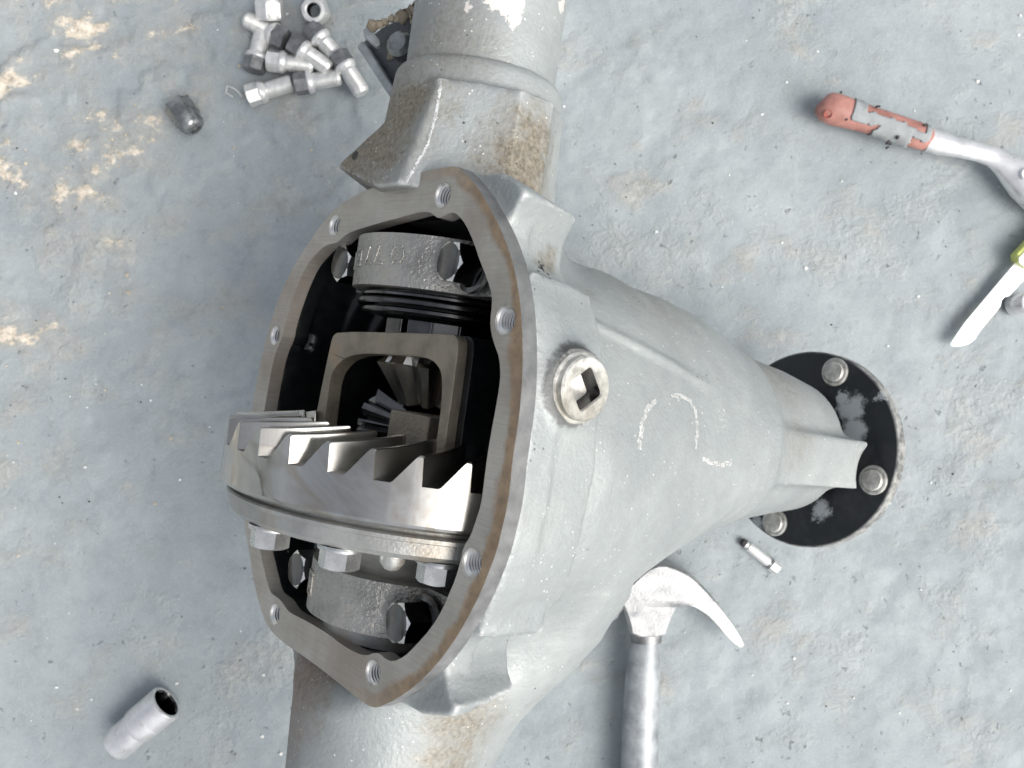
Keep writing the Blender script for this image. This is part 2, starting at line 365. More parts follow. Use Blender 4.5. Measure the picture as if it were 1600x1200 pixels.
def T_at(p, zaxis, xhint=(1, 0, 0)):
    zz = Vector(zaxis).normalized(); xx = Vector(xhint); xx = (xx - zz * xx.dot(zz)).normalized(); yy = zz.cross(xx)
    return Matrix(((xx.x, yy.x, zz.x, p[0]), (xx.y, yy.y, zz.y, p[1]), (xx.z, yy.z, zz.z, p[2]), (0, 0, 0, 1)))
def thing(name, label, cat, mat4=None, group=None):
    o = bpy.data.objects.new(name, None); COL.objects.link(o); o.empty_display_size = .02
    if mat4 is not None: o.matrix_world = mat4
    o['label'] = label; o['category'] = cat
    if group: o['group'] = group
    return o
def tag(o, label, cat, group=None):
    o['label'] = label; o['category'] = cat
    if group: o['group'] = group
    return o
def copy_tree(o, parent=None):
    c = o.copy(); COL.objects.link(c)
    if parent is not None: c.parent = parent; c.matrix_parent_inverse = o.matrix_parent_inverse
    for ch in o.children: copy_tree(ch, c)
    return c
def chaikin(P, it=1, closed=True):
    P = np.asarray(P, float)
    for _ in range(it):
        Q = np.roll(P, -1, 0); P = np.stack([.75 * P + .25 * Q, .25 * P + .75 * Q], 1).reshape(-1, 2)
    return P
def poly_sdf(P, X, Y):
    P = np.asarray(P, float); d = np.full(X.shape, 1e9); ins = np.zeros(X.shape, bool)
    n = len(P)
    for i in range(n):
        a, b = P[i], P[(i + 1) % n]; e = b - a; wx, wy = X - a[0], Y - a[1]
        t = np.clip((wx * e[0] + wy * e[1]) / (e @ e), 0, 1); d = np.minimum(d, (wx - e[0] * t) ** 2 + (wy - e[1] * t) ** 2)
        c = (a[1] > Y) != (b[1] > Y)
        with np.errstate(divide='ignore', invalid='ignore'): ins ^= c & (X < (b[0] - a[0]) * (Y - a[1]) / (b[1] - a[1] + 1e-12) + a[0])
    d = np.sqrt(d); return np.where(ins, -d, d)
def surface_nets(f, org, h):
    s = f < 0; nx, ny, nz = f.shape
    cnt = np.zeros((nx - 1, ny - 1, nz - 1), np.int8)
    for i in (0, 1):
        for j in (0, 1):
            for k in (0, 1): cnt += s[i:nx - 1 + i, j:ny - 1 + j, k:nz - 1 + k]
    act = np.argwhere((cnt > 0) & (cnt < 8)); idx = np.full(cnt.shape, -1, np.int64); idx[tuple(act.T)] = np.arange(len(act))
    acc = np.zeros((len(act), 3)); w = np.zeros(len(act))
    cs = [(i, j, k) for i in (0, 1) for j in (0, 1) for k in (0, 1)]
    for a in cs:
        for ax in range(3):
            if a[ax]: continue
            b = list(a); b[ax] = 1
            fa = f[tuple((act + a).T)]; fb = f[tuple((act + b).T)]; m = (fa < 0) != (fb < 0)
            t = np.where(m, fa / np.where(m, fa - fb, 1), 0); p = np.tile(np.array(a, float), (len(act), 1)); p[:, ax] += t
            acc[m] += p[m]; w += m
    verts = (act + acc / w[:, None]) * h + org
    quads = []
    for ax in range(3):
        o1, o2 = [(1, 2), (2, 0), (0, 1)][ax]
        sl0 = [slice(None)] * 3; sl1 = [slice(None)] * 3; sl0[ax] = slice(0, -1); sl1[ax] = slice(1, None)
        e = np.argwhere(s[tuple(sl0)] != s[tuple(sl1)])
        ok = (e[:, o1] > 0) & (e[:, o2] > 0) & (e[:, o1] < f.shape[o1] - 1) & (e[:, o2] < f.shape[o2] - 1); e = e[ok]
        fl = s[tuple(e.T)]
        def cell(d1, d2):
            q = e.copy(); q[:, o1] -= d1; q[:, o2] -= d2; return idx[tuple(q.T)]
        q = np.stack([cell(1, 1), cell(0, 1), cell(0, 0), cell(1, 0)], 1); q[~fl] = q[~fl][:, ::-1]; quads.append(q)
    return verts, np.concatenate(quads)
def smin(a, b, k):
    hh = np.clip(.5 + .5 * (b - a) / k, 0, 1); return b * (1 - hh) + a * hh - k * hh * (1 - hh)
def smax(a, b, k): return -smin(-a, -b, k)

# ------------------------------------------------------------------ ground
def make_ground():
    nx, ny = 420, 330; hx, hy = .63, .50
    xs = np.linspace(-hx, hx, nx); ys = np.linspace(-hy, hy, ny)
    n1 = fbm((nx, ny), (7, 6), 3, 6, .55); n2 = fbm((nx, ny), (9, 7), 31, 6, .55); n3 = fbm((nx, ny), (60, 48), 77, 3, .55)
    X, Y = np.meshgrid(xs, ys, indexing='ij')
    corner = np.clip((-X * 1.5 + Y * 1.5 - .2) / .6, 0, 1)
    flake = np.floor(n2 * 8) / 8 + np.clip((n2 * 8 - np.floor(n2 * 8)) / .10, 0, 1) / 8          # broken slaty steps
    rough = np.clip((fbm((nx, ny), (5, 4), 55, 3) - .50) / .12, 0, 1)
    Z = (n1 - .5) * .0055 + (n3 - .5) * (.0006 + .0026 * rough) + (flake - .5) * (.0012 + .003 * rough + .016 * corner)
    flat = np.zeros_like(X)
    edge = np.minimum(np.clip((hx - np.abs(X)) / .04, 0, 1), np.clip((hy - np.abs(Y)) / .04, 0, 1))
    Z = (Z - Z.max() * .6) * edge - .0005
    v = np.stack([X, Y, Z], -1).reshape(-1, 3)
    i = np.arange(nx * ny).reshape(nx, ny)
    q = np.stack([i[:-1, :-1], i[1:, :-1], i[1:, 1:], i[:-1, 1:]], -1).reshape(-1, 4).tolist()
    # the same sheet goes on flat beyond
    k = len(v); far = 25.0
    v = np.concatenate([v, [(-far, -far, -.001), (far, -far, -.001), (far, far, -.001), (-far, far, -.001)]])
    c = [int(i[0, 0]), int(i[-1, 0]), int(i[-1, -1]), int(i[0, -1])]
    q += [[k, k + 1] + [int(t) for t in i[::-1, 0]], [k + 1, k + 2] + [int(t) for t in i[-1, ::-1]],
          [k + 2, k + 3] + [int(t) for t in i[:, -1]], [k + 3, k] + [int(t) for t in i[0, :]]]
    o = mesh('ground', v, q, M['ground'], sharp=180); o['kind'] = 'structure'
    return o, xs, ys, Z
ground, gxs, gys, gZ = make_ground()
def gz(x, y):
    i = min(max(int((x - gxs[0]) / (gxs[1] - gxs[0])), 0), len(gxs) - 1); j = min(max(int((y - gys[0]) / (gys[1] - gys[0])), 0), len(gys) - 1)
    return float(gZ[max(i - 1, 0):i + 2, max(j - 1, 0):j + 2].max())

# ------------------------------------------------------------------ the axle
axle = thing('rear_axle', 'grey cast iron rear axle lying on the ground with its differential cover off', 'axle', AXLE_M)
U0, N0 = -52.0, -48.0                     # axle centre line (mm, local u / n)
mm = .001
OUT = [(713, 259), (725, 268), (749, 296), (767, 328), (782, 357), (795, 390), (804, 420), (812, 465), (816, 510), (817, 570), (814, 625), (808, 674),
       (801, 716), (797, 761), (791, 800), (783, 832), (777, 859), (766, 888), (752, 924), (734, 960), (710, 1002), (680, 1041), (650, 1071), (620, 1092), (590, 1106), (577, 1104),
       (560, 1092), (530, 1068), (500, 1044), (467, 1020), (452, 1011), (431, 994), (416, 976), (405, 946), (396, 906), (389, 861), (381, 813), (379, 760),
       (383, 720), (390, 660), (400, 600), (410, 552), (425, 495), (442, 448), (465, 406), (489, 369), (510, 340), (536, 315), (590, 289), (650, 271), (690, 262)]
INN = [(671, 331), (678, 336), (684, 341), (692, 338), (701, 333), (709, 332), (717, 337), (728, 351), (740, 378), (750, 408), (761, 435), (769, 462), (768, 482), (766, 500), (767, 519), (773, 540),
       (780, 558), (782, 585), (780, 605), (775, 635), (767, 678), (761, 715), (756, 755), (752, 787), (743, 815), (735, 838), (724, 854), (719, 879), (711, 906), (702, 927), (692, 951),
       (674, 981), (650, 1008), (632, 1026), (614, 1034), (603, 1030), (593, 1021), (584, 1020), (575, 1024), (563, 1023), (539, 1011), (512, 990), (482, 972), (452, 957), (446, 949),
       (438, 937), (429, 931), (422, 925), (416, 904), (410, 879), (405, 852), (399, 820), (397, 770), (400, 725), (406, 680), (413, 640), (419, 605), (425, 572), (432, 546), (441, 528), (444, 508), (453, 478),
       (464, 447), (479, 414), (497, 393), (509, 383), (527, 379), (536, 370), (548, 362), (590, 349), (635, 337), (655, 331)]
OUTP = chaikin([L(*p) for p in OUT]); INNP = chaikin([L(*p) for p in INN])
HOLES = [(692, 305, 5.6), (523, 352, 5.2), (430, 524, 5.2), (430, 960, 5.2), (583, 1052, 5.6), (738, 880, 5.8), (790, 500, 5.8)]
HC = [(*L(x, y), r) for x, y, r in HOLES] + [(-165.0, -45.0, 5.2)]

def make_housing():
    h = 2.0; lo = np.array([-205.0, -236.0, -362.0]); hi = np.array([128.0, 214.0, 16.0])
    us, vs, ns = [np.arange(lo[i], hi[i], h) for i in range(3)]
    f32 = np.float32
    UU, VV = np.meshgrid(us, vs, indexing='ij'); nn = ns[None, None, :].astype(f32)
    def ext(d2, a, b):                                    # extrude a 2-D distance between n = a and n = b
        dz = (np.maximum(a - nn, nn - b)).astype(f32); d2 = d2[:, :, None].astype(f32)
        return np.minimum(np.maximum(d2, dz), 0) + np.sqrt(np.maximum(d2, 0) ** 2 + np.maximum(dz, 0) ** 2)
    dout = poly_sdf(OUTP, UU, VV); dinn = poly_sdf(INNP, UU, VV)
    # body: ellipses that shrink from the cover to the pinion nose
    key = np.array([(10, -52, 0, 120, 112, 112), (-30, -50, 0, 119, 106, 106), (-70, -47, 0, 118, 111, 110), (-110, -41, -2, 107, 115, 108), (-130, -37, -3, 100, 115, 98), (-150, -33, -4, 92, 111, 81), (-175, -27, 1, 84, 103, 69),
                    (-200, -21, 6, 76, 92.5, 60), (-220, -17, 11, 70, 79, 58), (-238, -13, 15, 65, 68, 57.5), (-250, -11, 18, 56, 60, 57), (-300, -11, 19, 52, 54, 51), (-335, -11, 19, 48, 48, 47), (-400, -11, 19, 48, 48, 47)], float)[::-1]
    kk = [np.interp(ns, key[:, 0], key[:, j])[None, None, :].astype(f32) for j in range(1, 6)]
    pu = (UU[:, :, None].astype(f32) - kk[0]) / kk[2]; pv = VV[:, :, None].astype(f32) - kk[1]; pv = np.where(pv > 0, pv / kk[3], pv / kk[4])
    rr = np.sqrt(pu * pu + pv * pv); d = (rr - 1) * np.minimum(kk[2], np.minimum(kk[3], kk[4])) * .9
    d = smax(d, -336 - nn + 0 * d, 3); d = smax(d, nn + 18 + 0 * d, 2)
    # axle tube sockets
    ru = np.sqrt((UU[:, :1, None] - U0) ** 2 + (nn - N0) ** 2).astype(f32)
    def cone(prof):
        p = np.array(prof, float); r = np.interp(vs, p[:, 0], p[:, 1])[None, :, None].astype(f32)
        vv3 = vs[None, :, None].astype(f32); return np.maximum((ru - r) * .93, np.maximum(p[0, 0] - vv3, vv3 - p[-1, 0]))
    up = cone([(20, 86), (90, 66), (128, 54), (150, 50.5), (165, 50), (198, 47.5), (202, 45)])
    dn = cone([(-300, 52), (-200, 53), (-150, 55), (-110, 62), (-30, 82)])
    lid = nn + 14 - np.clip(np.abs(vs[None, :, None]) - 122, 0, 60) * .9; up = smax(up + 0 * nn, lid, 8).astype(f32); dn = smax(dn + 0 * nn, lid, 8).astype(f32)
    d = smin(d, up, 14); d = smin(d, dn, 22)
    # the belly of the casting runs out into the lower socket, and there is a faceted neck on the upper one
    hx = (UU[:, :1, None] - U0) * math.cos(g) - (nn - N0) * math.sin(g); zz = (UU[:, :1, None] - U0) * math.sin(g) + (nn - N0) * math.cos(g)
    jb = np.searchsorted(vs, -66); vl = vs[None, :jb, None]; ed_ = np.interp(vs[:jb], [-236, -190, -155, -140, -124, -102, -81, -66], [55, 59, 75, 86, 100, 115, 122, 124])[None, :, None]
    flare = (np.sqrt((hx - ed_ + 44) ** 2 + (zz + 12) ** 2) - 44) * .8; flare = np.maximum(flare, vl + 78).astype(f32)
    d[:, :jb] = smin(d[:, :jb], flare, 18)
    v3 = vs[None, :, None].astype(f32); j0, j1 = np.searchsorted(vs, [118, 200]); vb = vs[None, j0:j1, None]
    hb = hx + 0 * vb; zb = zz + 0 * vb; hs_ = hb + np.where(hb < 10, np.clip((20 - hb) / 40, 0, 1), 0) * (-7 + .241 * (186 - vb))
    neck = poly_sdf([(-23, 52.5), (26, 50), (43, 36), (50, 5), (50, -25), (-40, -25), (-62, -12), (-72, -3)], hs_, zb)
    neck = np.maximum(np.maximum(neck, np.maximum(128 + .5 * np.maximum(-42 - hb, 0) - vb, vb - 186 + .80 * np.maximum(-22 - hb, 0))), nn - 9).astype(f32)
    d[:, j0:j1] = smin(d[:, j0:j1], neck, 1.5)
    # flange rim with its lugs and wrench scallops
    d = smin(d, ext(dout + .4, -24, -8), 5)
    RP = [(4, 134), (30, 134), (46, 127), (50, 123), (45, 115), (40.5, 107), (40.5, 98), (44, 92.5), (54, 90.5), (63, 90), (64.5, 81), (69, 71), (73, 58), (76, 44), (78, 15), (78, -15), (76, -38), (72, -54),
          (67, -66), (64, -75), (63, -79.5), (52, -81), (44.5, -86.5), (41.5, -95), (44, -103), (50, -110), (54, -113.5), (52, -119), (30, -126), (2, -127), (-60, -122), (-100, -100), (-110, 0), (-90, 105), (-40, 125)]
    skirt = np.maximum(dout[:, :, None].astype(f32) + 2.5 + np.clip((-14 - nn) * .35, 0, 14), np.maximum(-62 - nn, nn + 9)); skirt = np.maximum(skirt, UU[:, :, None].astype(f32) + 60)
    d = smin(d, skirt.astype(f32), 8)
    dR = poly_sdf(RP, UU, VV)[:, :, None].astype(f32) + np.clip((-14 - nn) * np.interp(np.abs(VV), [60, 84], [.07, .20])[:, :, None], 0, 12)
    rim = np.maximum(dR, np.maximum(-54 - nn, nn + 9)).astype(f32)
    web = np.maximum(poly_sdf([(-122, -126), (-108, -150), (-100, -185), (-60, -190), (-60, -115)], UU, VV)[:, :, None].astype(f32), np.maximum(-46 - nn, nn + 15)).astype(f32)
    d = smin(d, web, 12); d = smin(d, rim, 2.5)
    # ridge on the pinion side, boss of the filler plug, small cast lumps
    def bx(c, hs, r):
        qx = np.abs(UU[:, :, None].astype(f32) - c[0]) - hs[0] + r; qy = np.abs(VV[:, :, None].astype(f32) - c[1]) - hs[1] + r; qz = np.abs(nn - c[2]) - hs[2] + r
        return np.sqrt(np.maximum(qx, 0) ** 2 + np.maximum(qy, 0) ** 2 + np.maximum(qz, 0) ** 2) + np.minimum(np.maximum(qx, np.maximum(qy, qz)), 0) - r
    rib = bx((10, 14, -262), (36, 17, 89), 2.5)
    endc = (np.hypot(UU - 60, VV - 14) - 0)[:, :1, None]
    scoop = np.sqrt((VV[:, :, None] - 10) ** 2 + (nn + 362) ** 2).astype(f32) - 21
    rib = smax(rib, -scoop, 1)
    d = smin(d, rib, 7)
    d = smin(d, bx((54, -72.5, -31), (11, 7.5, 16), 1.5), 2)
    for cx, cy_, cr_ in ((62.0, -98.0, 18.0), (60.0, 104.5, 18.5)):               # scooped seats for the cover bolts
        sc = np.maximum((np.hypot(UU - cx, VV - cy_) - cr_)[:, :, None].astype(f32), np.maximum(-51 - nn, nn - 5)); d = smax(d, -sc, 1.5)
    PL = plug_pos
    cy = np.maximum(np.sqrt((VV[:, :, None] - PL[1]) ** 2 + (nn - PL[2]) ** 2).astype(f32) - 18.0, np.abs(UU[:, :, None].astype(f32) - (PL[0] - 14.5)) - 14)
    d = smin(d, cy, 7)
    d = smax(d, -np.maximum(np.sqrt((VV[:, :, None] - PL[1]) ** 2 + (nn - PL[2]) ** 2).astype(f32) - 13.5, (PL[0] - 14) - UU[:, :, None].astype(f32)), .5)
    def ball(p, r, k):
        nonlocal d
        d = smin(d, np.sqrt((UU[:, :, None] - p[0]) ** 2 + (VV[:, :, None] - p[1]) ** 2 + (nn - p[2]) ** 2).astype(f32) - r, k)
    for px, py, n_, r in ((822, 885, -52, 11), (866, 480, -52, 11)):
        q = L(px, py, n_); ball((q[0] - 4, q[1], n_), r, 6)
    # cast parting ridge over the pinion side
    ridge = np.abs(VV[:, :, None].astype(f32) - (74 + (nn + 60) * .22)) - 1.0
    sel = ((UU[:, :, None] > 10) & (nn < -55) & (nn > -175))
    d = d - np.where(sel, np.clip(1.6 - np.maximum(ridge, 0) * .55, 0, 1.6) * np.clip((-55 - nn) / 15, 0, 1) * np.clip((nn + 175) / 40, 0, 1), 0).astype(f32)
    solid = d.copy()
    # the hollow inside
    cu, cv, cn = (UU[:, :, None] - (-51)) / 114, (VV[:, :, None] - 0) / 117, (nn - (-46)) / 100
    p_ = 2.6; cav = ((np.abs(cu) ** p_ + np.abs(cv) ** p_ + np.abs(cn) ** p_) ** (1 / p_) - 1).astype(f32) * 95
    cav = np.maximum(cav, nn + 20); mouth = ext(dinn - .6, -40, 30)
    cav = smax(cav, solid + 7 + 0 * cav, 4); mouth = np.where(nn < -12, np.maximum(mouth, solid + 4), mouth); cav = smin(cav, mouth, 4)
    bore = np.maximum(np.sqrt((UU[:, :, None] - U0) ** 2 + (nn - N0) ** 2).astype(f32) - 36, -v3 - 300)
    cav = np.minimum(cav, np.where(np.abs(v3) < 190, bore, 99))
    d = smax(d, -cav, 2)
    for a, b, r in HC: d = np.maximum(d, -ext(np.hypot(UU - a, VV - b) - r - 1.0, -24, 30))
    P, q = surface_nets(d.astype(f32), lo, h)
    ctr = P[q].mean(1)
    ii = np.clip(((ctr - lo) / h).astype(int), 0, np.array(cav.shape) - 1)
    inside = cav[tuple(ii.T)] < 2.2
    me = bpy.data.meshes.new('housing'); me.vertices.add(len(P)); me.vertices.foreach_set('co', (P * mm).astype(np.float32).ravel())
    me.loops.add(q.size); me.loops.foreach_set('vertex_index', q.astype(np.int32).ravel())
    me.polygons.add(len(q)); me.polygons.foreach_set('loop_start', np.arange(0, q.size, 4, dtype=np.int32))
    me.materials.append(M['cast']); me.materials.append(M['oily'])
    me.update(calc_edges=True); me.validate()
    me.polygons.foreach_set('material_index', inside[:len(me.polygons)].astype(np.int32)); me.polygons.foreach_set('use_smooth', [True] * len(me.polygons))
    return link(bpy.data.objects.new('housing', me), axle)
housing = make_housing()

def ring_plate(name, outer, holes, z0, z1, mat, parent, rimattr=False):
    loops = [outer] + holes; flat = [Vector((p[0], p[1], 0)) for lp in loops for p in lp]; n = len(flat)
    tri = tessellate_polygon([[Vector((p[0], p[1], 0)) for p in lp] for lp in loops])
    v = [(p.x * mm, p.y * mm, z0 * mm) for p in flat] + [(p.x * mm, p.y * mm, z1 * mm) for p in flat]
    f = [tuple(t) for t in tri] + [tuple(i + n for i in t) for t in tri]; k = 0
    for lp in loops:
        m = len(lp); f += [(k + i, k + (i + 1) % m, n + k + (i + 1) % m, n + k + i) for i in range(m)]; k += m
    o = mesh(name, v, f, mat, parent, sharp=30)
    if rimattr:
        a = o.data.attributes.new('rim', 'FLOAT', 'POINT')
        val = [1.0 if (i % n) < len(outer) else 0.0 for i in range(len(v))]; a.data.foreach_set('value', val)
    return o
# machined cover face: three bands so that the rust has something to follow
def make_face():
    Q = np.roll(OUTP, -1, 0) - np.roll(OUTP, 1, 0); nr = np.stack([Q[:, 1], -Q[:, 0]], 1); nr /= np.linalg.norm(nr, axis=1)[:, None]
    if ((OUTP + nr - OUTP.mean(0)) ** 2).sum() < ((OUTP - OUTP.mean(0)) ** 2).sum(): nr = -nr
    INS = np.concatenate([OUTP - nr * 3.0, OUTP - nr * 7.0])
    holes = [np.array(circ(c, c[2] + .8)) for c in HC]; loops = [OUTP, INNP] + holes
    pts = np.concatenate(loops + [INS]); ed, k = [], 0
    for lp in loops: ed += [(k + i, k + (i + 1) % len(lp)) for i in range(len(lp))]; k += len(lp)
    cv, _, cf, *_ = delaunay_2d_cdt([Vector(p) for p in pts], ed, [], 0, 1e-4)
    cv = np.array([tuple(p) for p in cv]); ct = np.array([cv[list(t)].mean(0) for t in cf])
    X, Y = ct[:, 0], ct[:, 1]; ok = (poly_sdf(OUTP, X, Y) < 0) & (poly_sdf(INNP, X, Y) > 0)
    for c in HC: ok &= np.hypot(X - c[0], Y - c[1]) > c[2] + .7
    tri = [tuple(t) for t, q in zip(cf, ok) if q]; n = len(cv)
    rim = np.clip(1 + poly_sdf(OUTP, cv[:, 0], cv[:, 1]) / 13.0, 0, 1); m = len(OUTP)
    v = [(p[0] * mm, p[1] * mm, 0) for p in cv] + [(p[0] * mm, p[1] * mm, -8.4 * mm) for p in cv]
    f = tri + [tuple(q + n for q in t) for t in tri]; k = n * 2
    cnt = {}
    for t in tri:
        for a, b in ((t[0], t[1]), (t[1], t[2]), (t[2], t[0])): cnt.setdefault((min(a, b), max(a, b)), []).append((a, b))
    f += [(q[0][0], q[0][1], q[0][1] + n, q[0][0] + n) for q in cnt.values() if len(q) == 1]
    dO = poly_sdf(OUTP, cv[:, 0], cv[:, 1])
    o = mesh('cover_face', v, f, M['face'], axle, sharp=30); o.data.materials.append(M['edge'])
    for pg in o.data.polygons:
        if abs(pg.normal.z) < .5 and abs(dO[min(pg.vertices)]) < .05: pg.material_index = 1  # outer side walls of the plate are coloured darker than its face
    a = o.data.attributes.new('rim', 'FLOAT', 'POINT'); a.data.foreach_set('value', np.concatenate([rim, rim]))
    return o
def circ(c, r, k=28): return [(c[0] + r * math.cos(2 * math.pi * i / k), c[1] + r * math.sin(2 * math.pi * i / k)) for i in range(k)]
face = make_face()
bv = face.modifiers.new('bevel', 'BEVEL'); bv.width = .0005; bv.segments = 2; bv.limit_method = 'ANGLE'; bv.angle_limit = R_(50)
# threaded holes
th = None
for a, b, r in HC:
    if th is None:
        prof = [(r + 1.1, .15), (r + .1, -1.2)]
        for k in range(9): prof += [(r + .25, -1.3 - k * 1.6), (r - .75, -2.1 - k * 1.6)]
        prof += [(r, -17), (.2, -19)]
        m = MB().lathe([(x * mm, z * mm) for x, z in prof], seg=32, caps=False)
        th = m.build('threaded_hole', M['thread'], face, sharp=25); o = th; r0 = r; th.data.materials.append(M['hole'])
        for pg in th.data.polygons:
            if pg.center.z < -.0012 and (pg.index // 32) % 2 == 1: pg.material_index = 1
    else:
        o = th.copy(); COL.objects.link(o); o.parent = face
    o.location = (a * mm, b * mm, 0); o.scale = (r / r0, r / r0, 1)

# ---- axle tubes
def vframe(v): return Matrix(((1, 0, 0, U0 * mm), (0, 0, 1, v * mm), (0, -1, 0, N0 * mm), (0, 0, 0, 1)))       # lathe z -> +v
def vlathe(name, prof, mat, parent, seg=64, **k):
    return MB().lathe([(r * mm, v * mm) for r, v in prof], vframe(0), seg, **k).build(name, mat, parent)
tube_up = vlathe('axle_tube', [(42.5, 120), (42.5, 199), (43, 320), (43, 560)], M['cast'], axle)
tube_dn = vlathe('axle_tube', [(44, -200), (52.0, -234), (51, -238), (44, -239), (44, -560)], M['cast'], axle)

# ---- brackets on the upper tube
def W(px, py, z): return Vector(hit(px, py, np.array([0, 0, z]), zV))
AXI = AXLE_M.inverted()
def slab(name, pix, mat, thick, parent=axle, bevel=.0015):
    """a plate through photo points with their own heights, given its thickness downwards"""
    top = [AXI @ W(x, y, z) for x, y, z in pix]
    nrm = Vector((0, 0, 0))
    for i in range(len(top)): nrm += (top[i] - top[0]).cross(top[(i + 1) % len(top)] - top[0])
    nrm.normalize()
    dn_ = (AXI.to_3x3() @ Vector((0, 0, -1)))
    if nrm.dot(dn_) < 0: nrm = -nrm
    n = len(top); v = top + [p + nrm * thick for p in top]
    tri = tessellate_polygon([top]); f = [tuple(t) for t in tri] + [tuple(i + n for i in t) for t in tri] + [(i, (i + 1) % n, n + (i + 1) % n, n + i) for i in range(n)]
    return mesh(name, v, f, mat, parent, bevel=bevel)
za = (AXLE_M @ Vector((U0 * mm, 0, N0 * mm))).z
pocket = slab('shock_bracket', [(560, 76, 0.180), (570, 62, 0.185), (600, 40, 0.200), (640, 22, 0.210), (672, 10, 0.220), (690, 60, 0.230), (660, 110, 0.230), (628, 172, 0.220), (618, 166, 0.210), (590, 122, 0.195)], M['dsteel'], .008)
def lump(name, pts, mat, parent):
    m = MB()
    for x, y, z, r in pts:
        p = AXI @ W(x, y, z); seg, rings = 8, 5; v, f = [], []
        for j in range(rings + 1):
            for i in range(seg):
                t = math.pi * j / rings; a = 2 * math.pi * i / seg; k = r * random.uniform(.65, 1.25)
                v.append((p.x + k * math.sin(t) * math.cos(a), p.y + k * math.sin(t) * math.sin(a), p.z + k * math.cos(t)))
        for j in range(rings):
            for i in range(seg): f.append((j * seg + i, j * seg + (i + 1) % seg, (j + 1) * seg + (i + 1) % seg, (j + 1) * seg + i))
        m.add(v, f)
    return m.build(name, mat, parent, sharp=180)
slab('bracket_edge', [(556, 72, 0.192), (566, 62, 0.192), (630, 160, 0.225), (620, 170, 0.222)], M['handle'], .006, pocket)
slab('rubber_block', [(602, 63, 0.204), (618, 60, 0.206), (616, 72, 0.206), (621, 90, 0.208), (602, 93, 0.206), (606, 78, 0.205)], M['mud'], .006, pocket)
slab('bracket_finger', [(566, 44, 0.206), (574, 42, 0.206), (594, 62, 0.208), (594, 71, 0.208), (586, 73, 0.208), (568, 56, 0.206)], M['handle'], .005, pocket)
MB().lathe([(.008, -.004), (.008, .004), (.0055, .007)], Matrix.Translation(AXI @ W(628, 73, 0.220)) @ T_at((0, 0, 0), AXI.to_3x3() @ Vector((-.3, .1, .9))), 24).build('rubber_bush', M['blacknut'], pocket)
lump('mud_crust', [(584 + 9.5 * i + random.uniform(-2, 2), 42 - 3.6 * i + random.uniform(-3, 3), .216, random.uniform(.0022, .0045)) for i in range(10)] +
     [(655 + random.uniform(-4, 4), 8 + 5 * i, .235, .004) for i in range(7)], M['mud'], pocket)

# ---- pinion flange
PFN = -368.0
pf = MB(); TD = Matrix.Translation((-.011, .0187, PFN * mm))
pfo = MB().lathe([(.030, .036), (.030, .006), (.0722, .006), (.0735, .0050), (.0735, -.0035), (.0722, -.0048), (.03, -.0048)], None, 96).build('pinion_flange', M['black'], axle)
pfo.location = (-.011, .0187, PFN * mm)
vlist = [L(1304, 581, PFN + 7), L(1364, 750, PFN + 7), L(1210, 816, PFN + 7)]
vlist.append(vlist[0] + vlist[2] - vlist[1])
st = None
for q in vlist:
    if st is None:
        st = MB().lathe([(.0105, .0), (.0105, .0012), (.0098, .0018), (.0082, .0018), (.0078, .0004), (.0078, .0024), (.007, .0036), (.003, .004)], None, 32).build('flange_stud', M['plug'], pfo)
        o = st
    else: o = st.copy(); COL.objects.link(o); o.parent = pfo
    o.location = ((q[0] + 11) * mm, (q[1] - 18.7) * mm, .006)
MB().lathe([(.0395, -.0), (.0395, .012), (.038, .014), (.03, .014)], Matrix.Translation((-.011, .0187, -.3475)), 64).build('pinion_seal', M['pale'], axle)

# ---- filler plug
Tp = T_at(plug_pos * mm, (1, 0, 0), (0, .8, .6)) @ Matrix.Translation((0, 0, -.001))
def plug():
    K = 48; sq = []
    for i in range(K):
        a = 2 * math.pi * i / K; c = max(abs(math.cos(a)), abs(math.sin(a))); r = .0074 / c; r = min(r, .0098); sq.append((r * math.cos(a), r * math.sin(a)))
    v, f = [], []
    def row(pts, z): v.extend([(p[0], p[1], z) for p in pts])
    cc = lambda r: [(r * math.cos(2 * math.pi * i / K), r * math.sin(2 * math.pi * i / K)) for i in range(K)]
    rows = [(cc(.0164), -.004), (cc(.0164), .0012), (cc(.0156), .0020), (cc(.0148), .0020), (cc(.0148), .0050), (cc(.0139), .0058), ([(x * 1.08, y * 1.08) for x, y in sq], .0058), (sq, .0050), (sq, -.0040), ([(x * .3, y * .3) for x, y in sq], -.0062)]
    for pts, z in rows: row(pts, z)
    for j in range(len(rows) - 1):
        for i in range(K): f.append((j * K + i, j * K + (i + 1) % K, (j + 1) * K + (i + 1) % K, (j + 1) * K + i))
    f.append(tuple((len(rows) - 1) * K + i for i in range(K)))
    o = MB().add(v, f, Tp).build('filler_plug', M['plug'], axle, sharp=30); o.data.materials.append(M['race'])
    for pg in o.data.polygons:
        if 7 * K <= pg.index < 8 * K: pg.material_index = 1
    return o
plug()
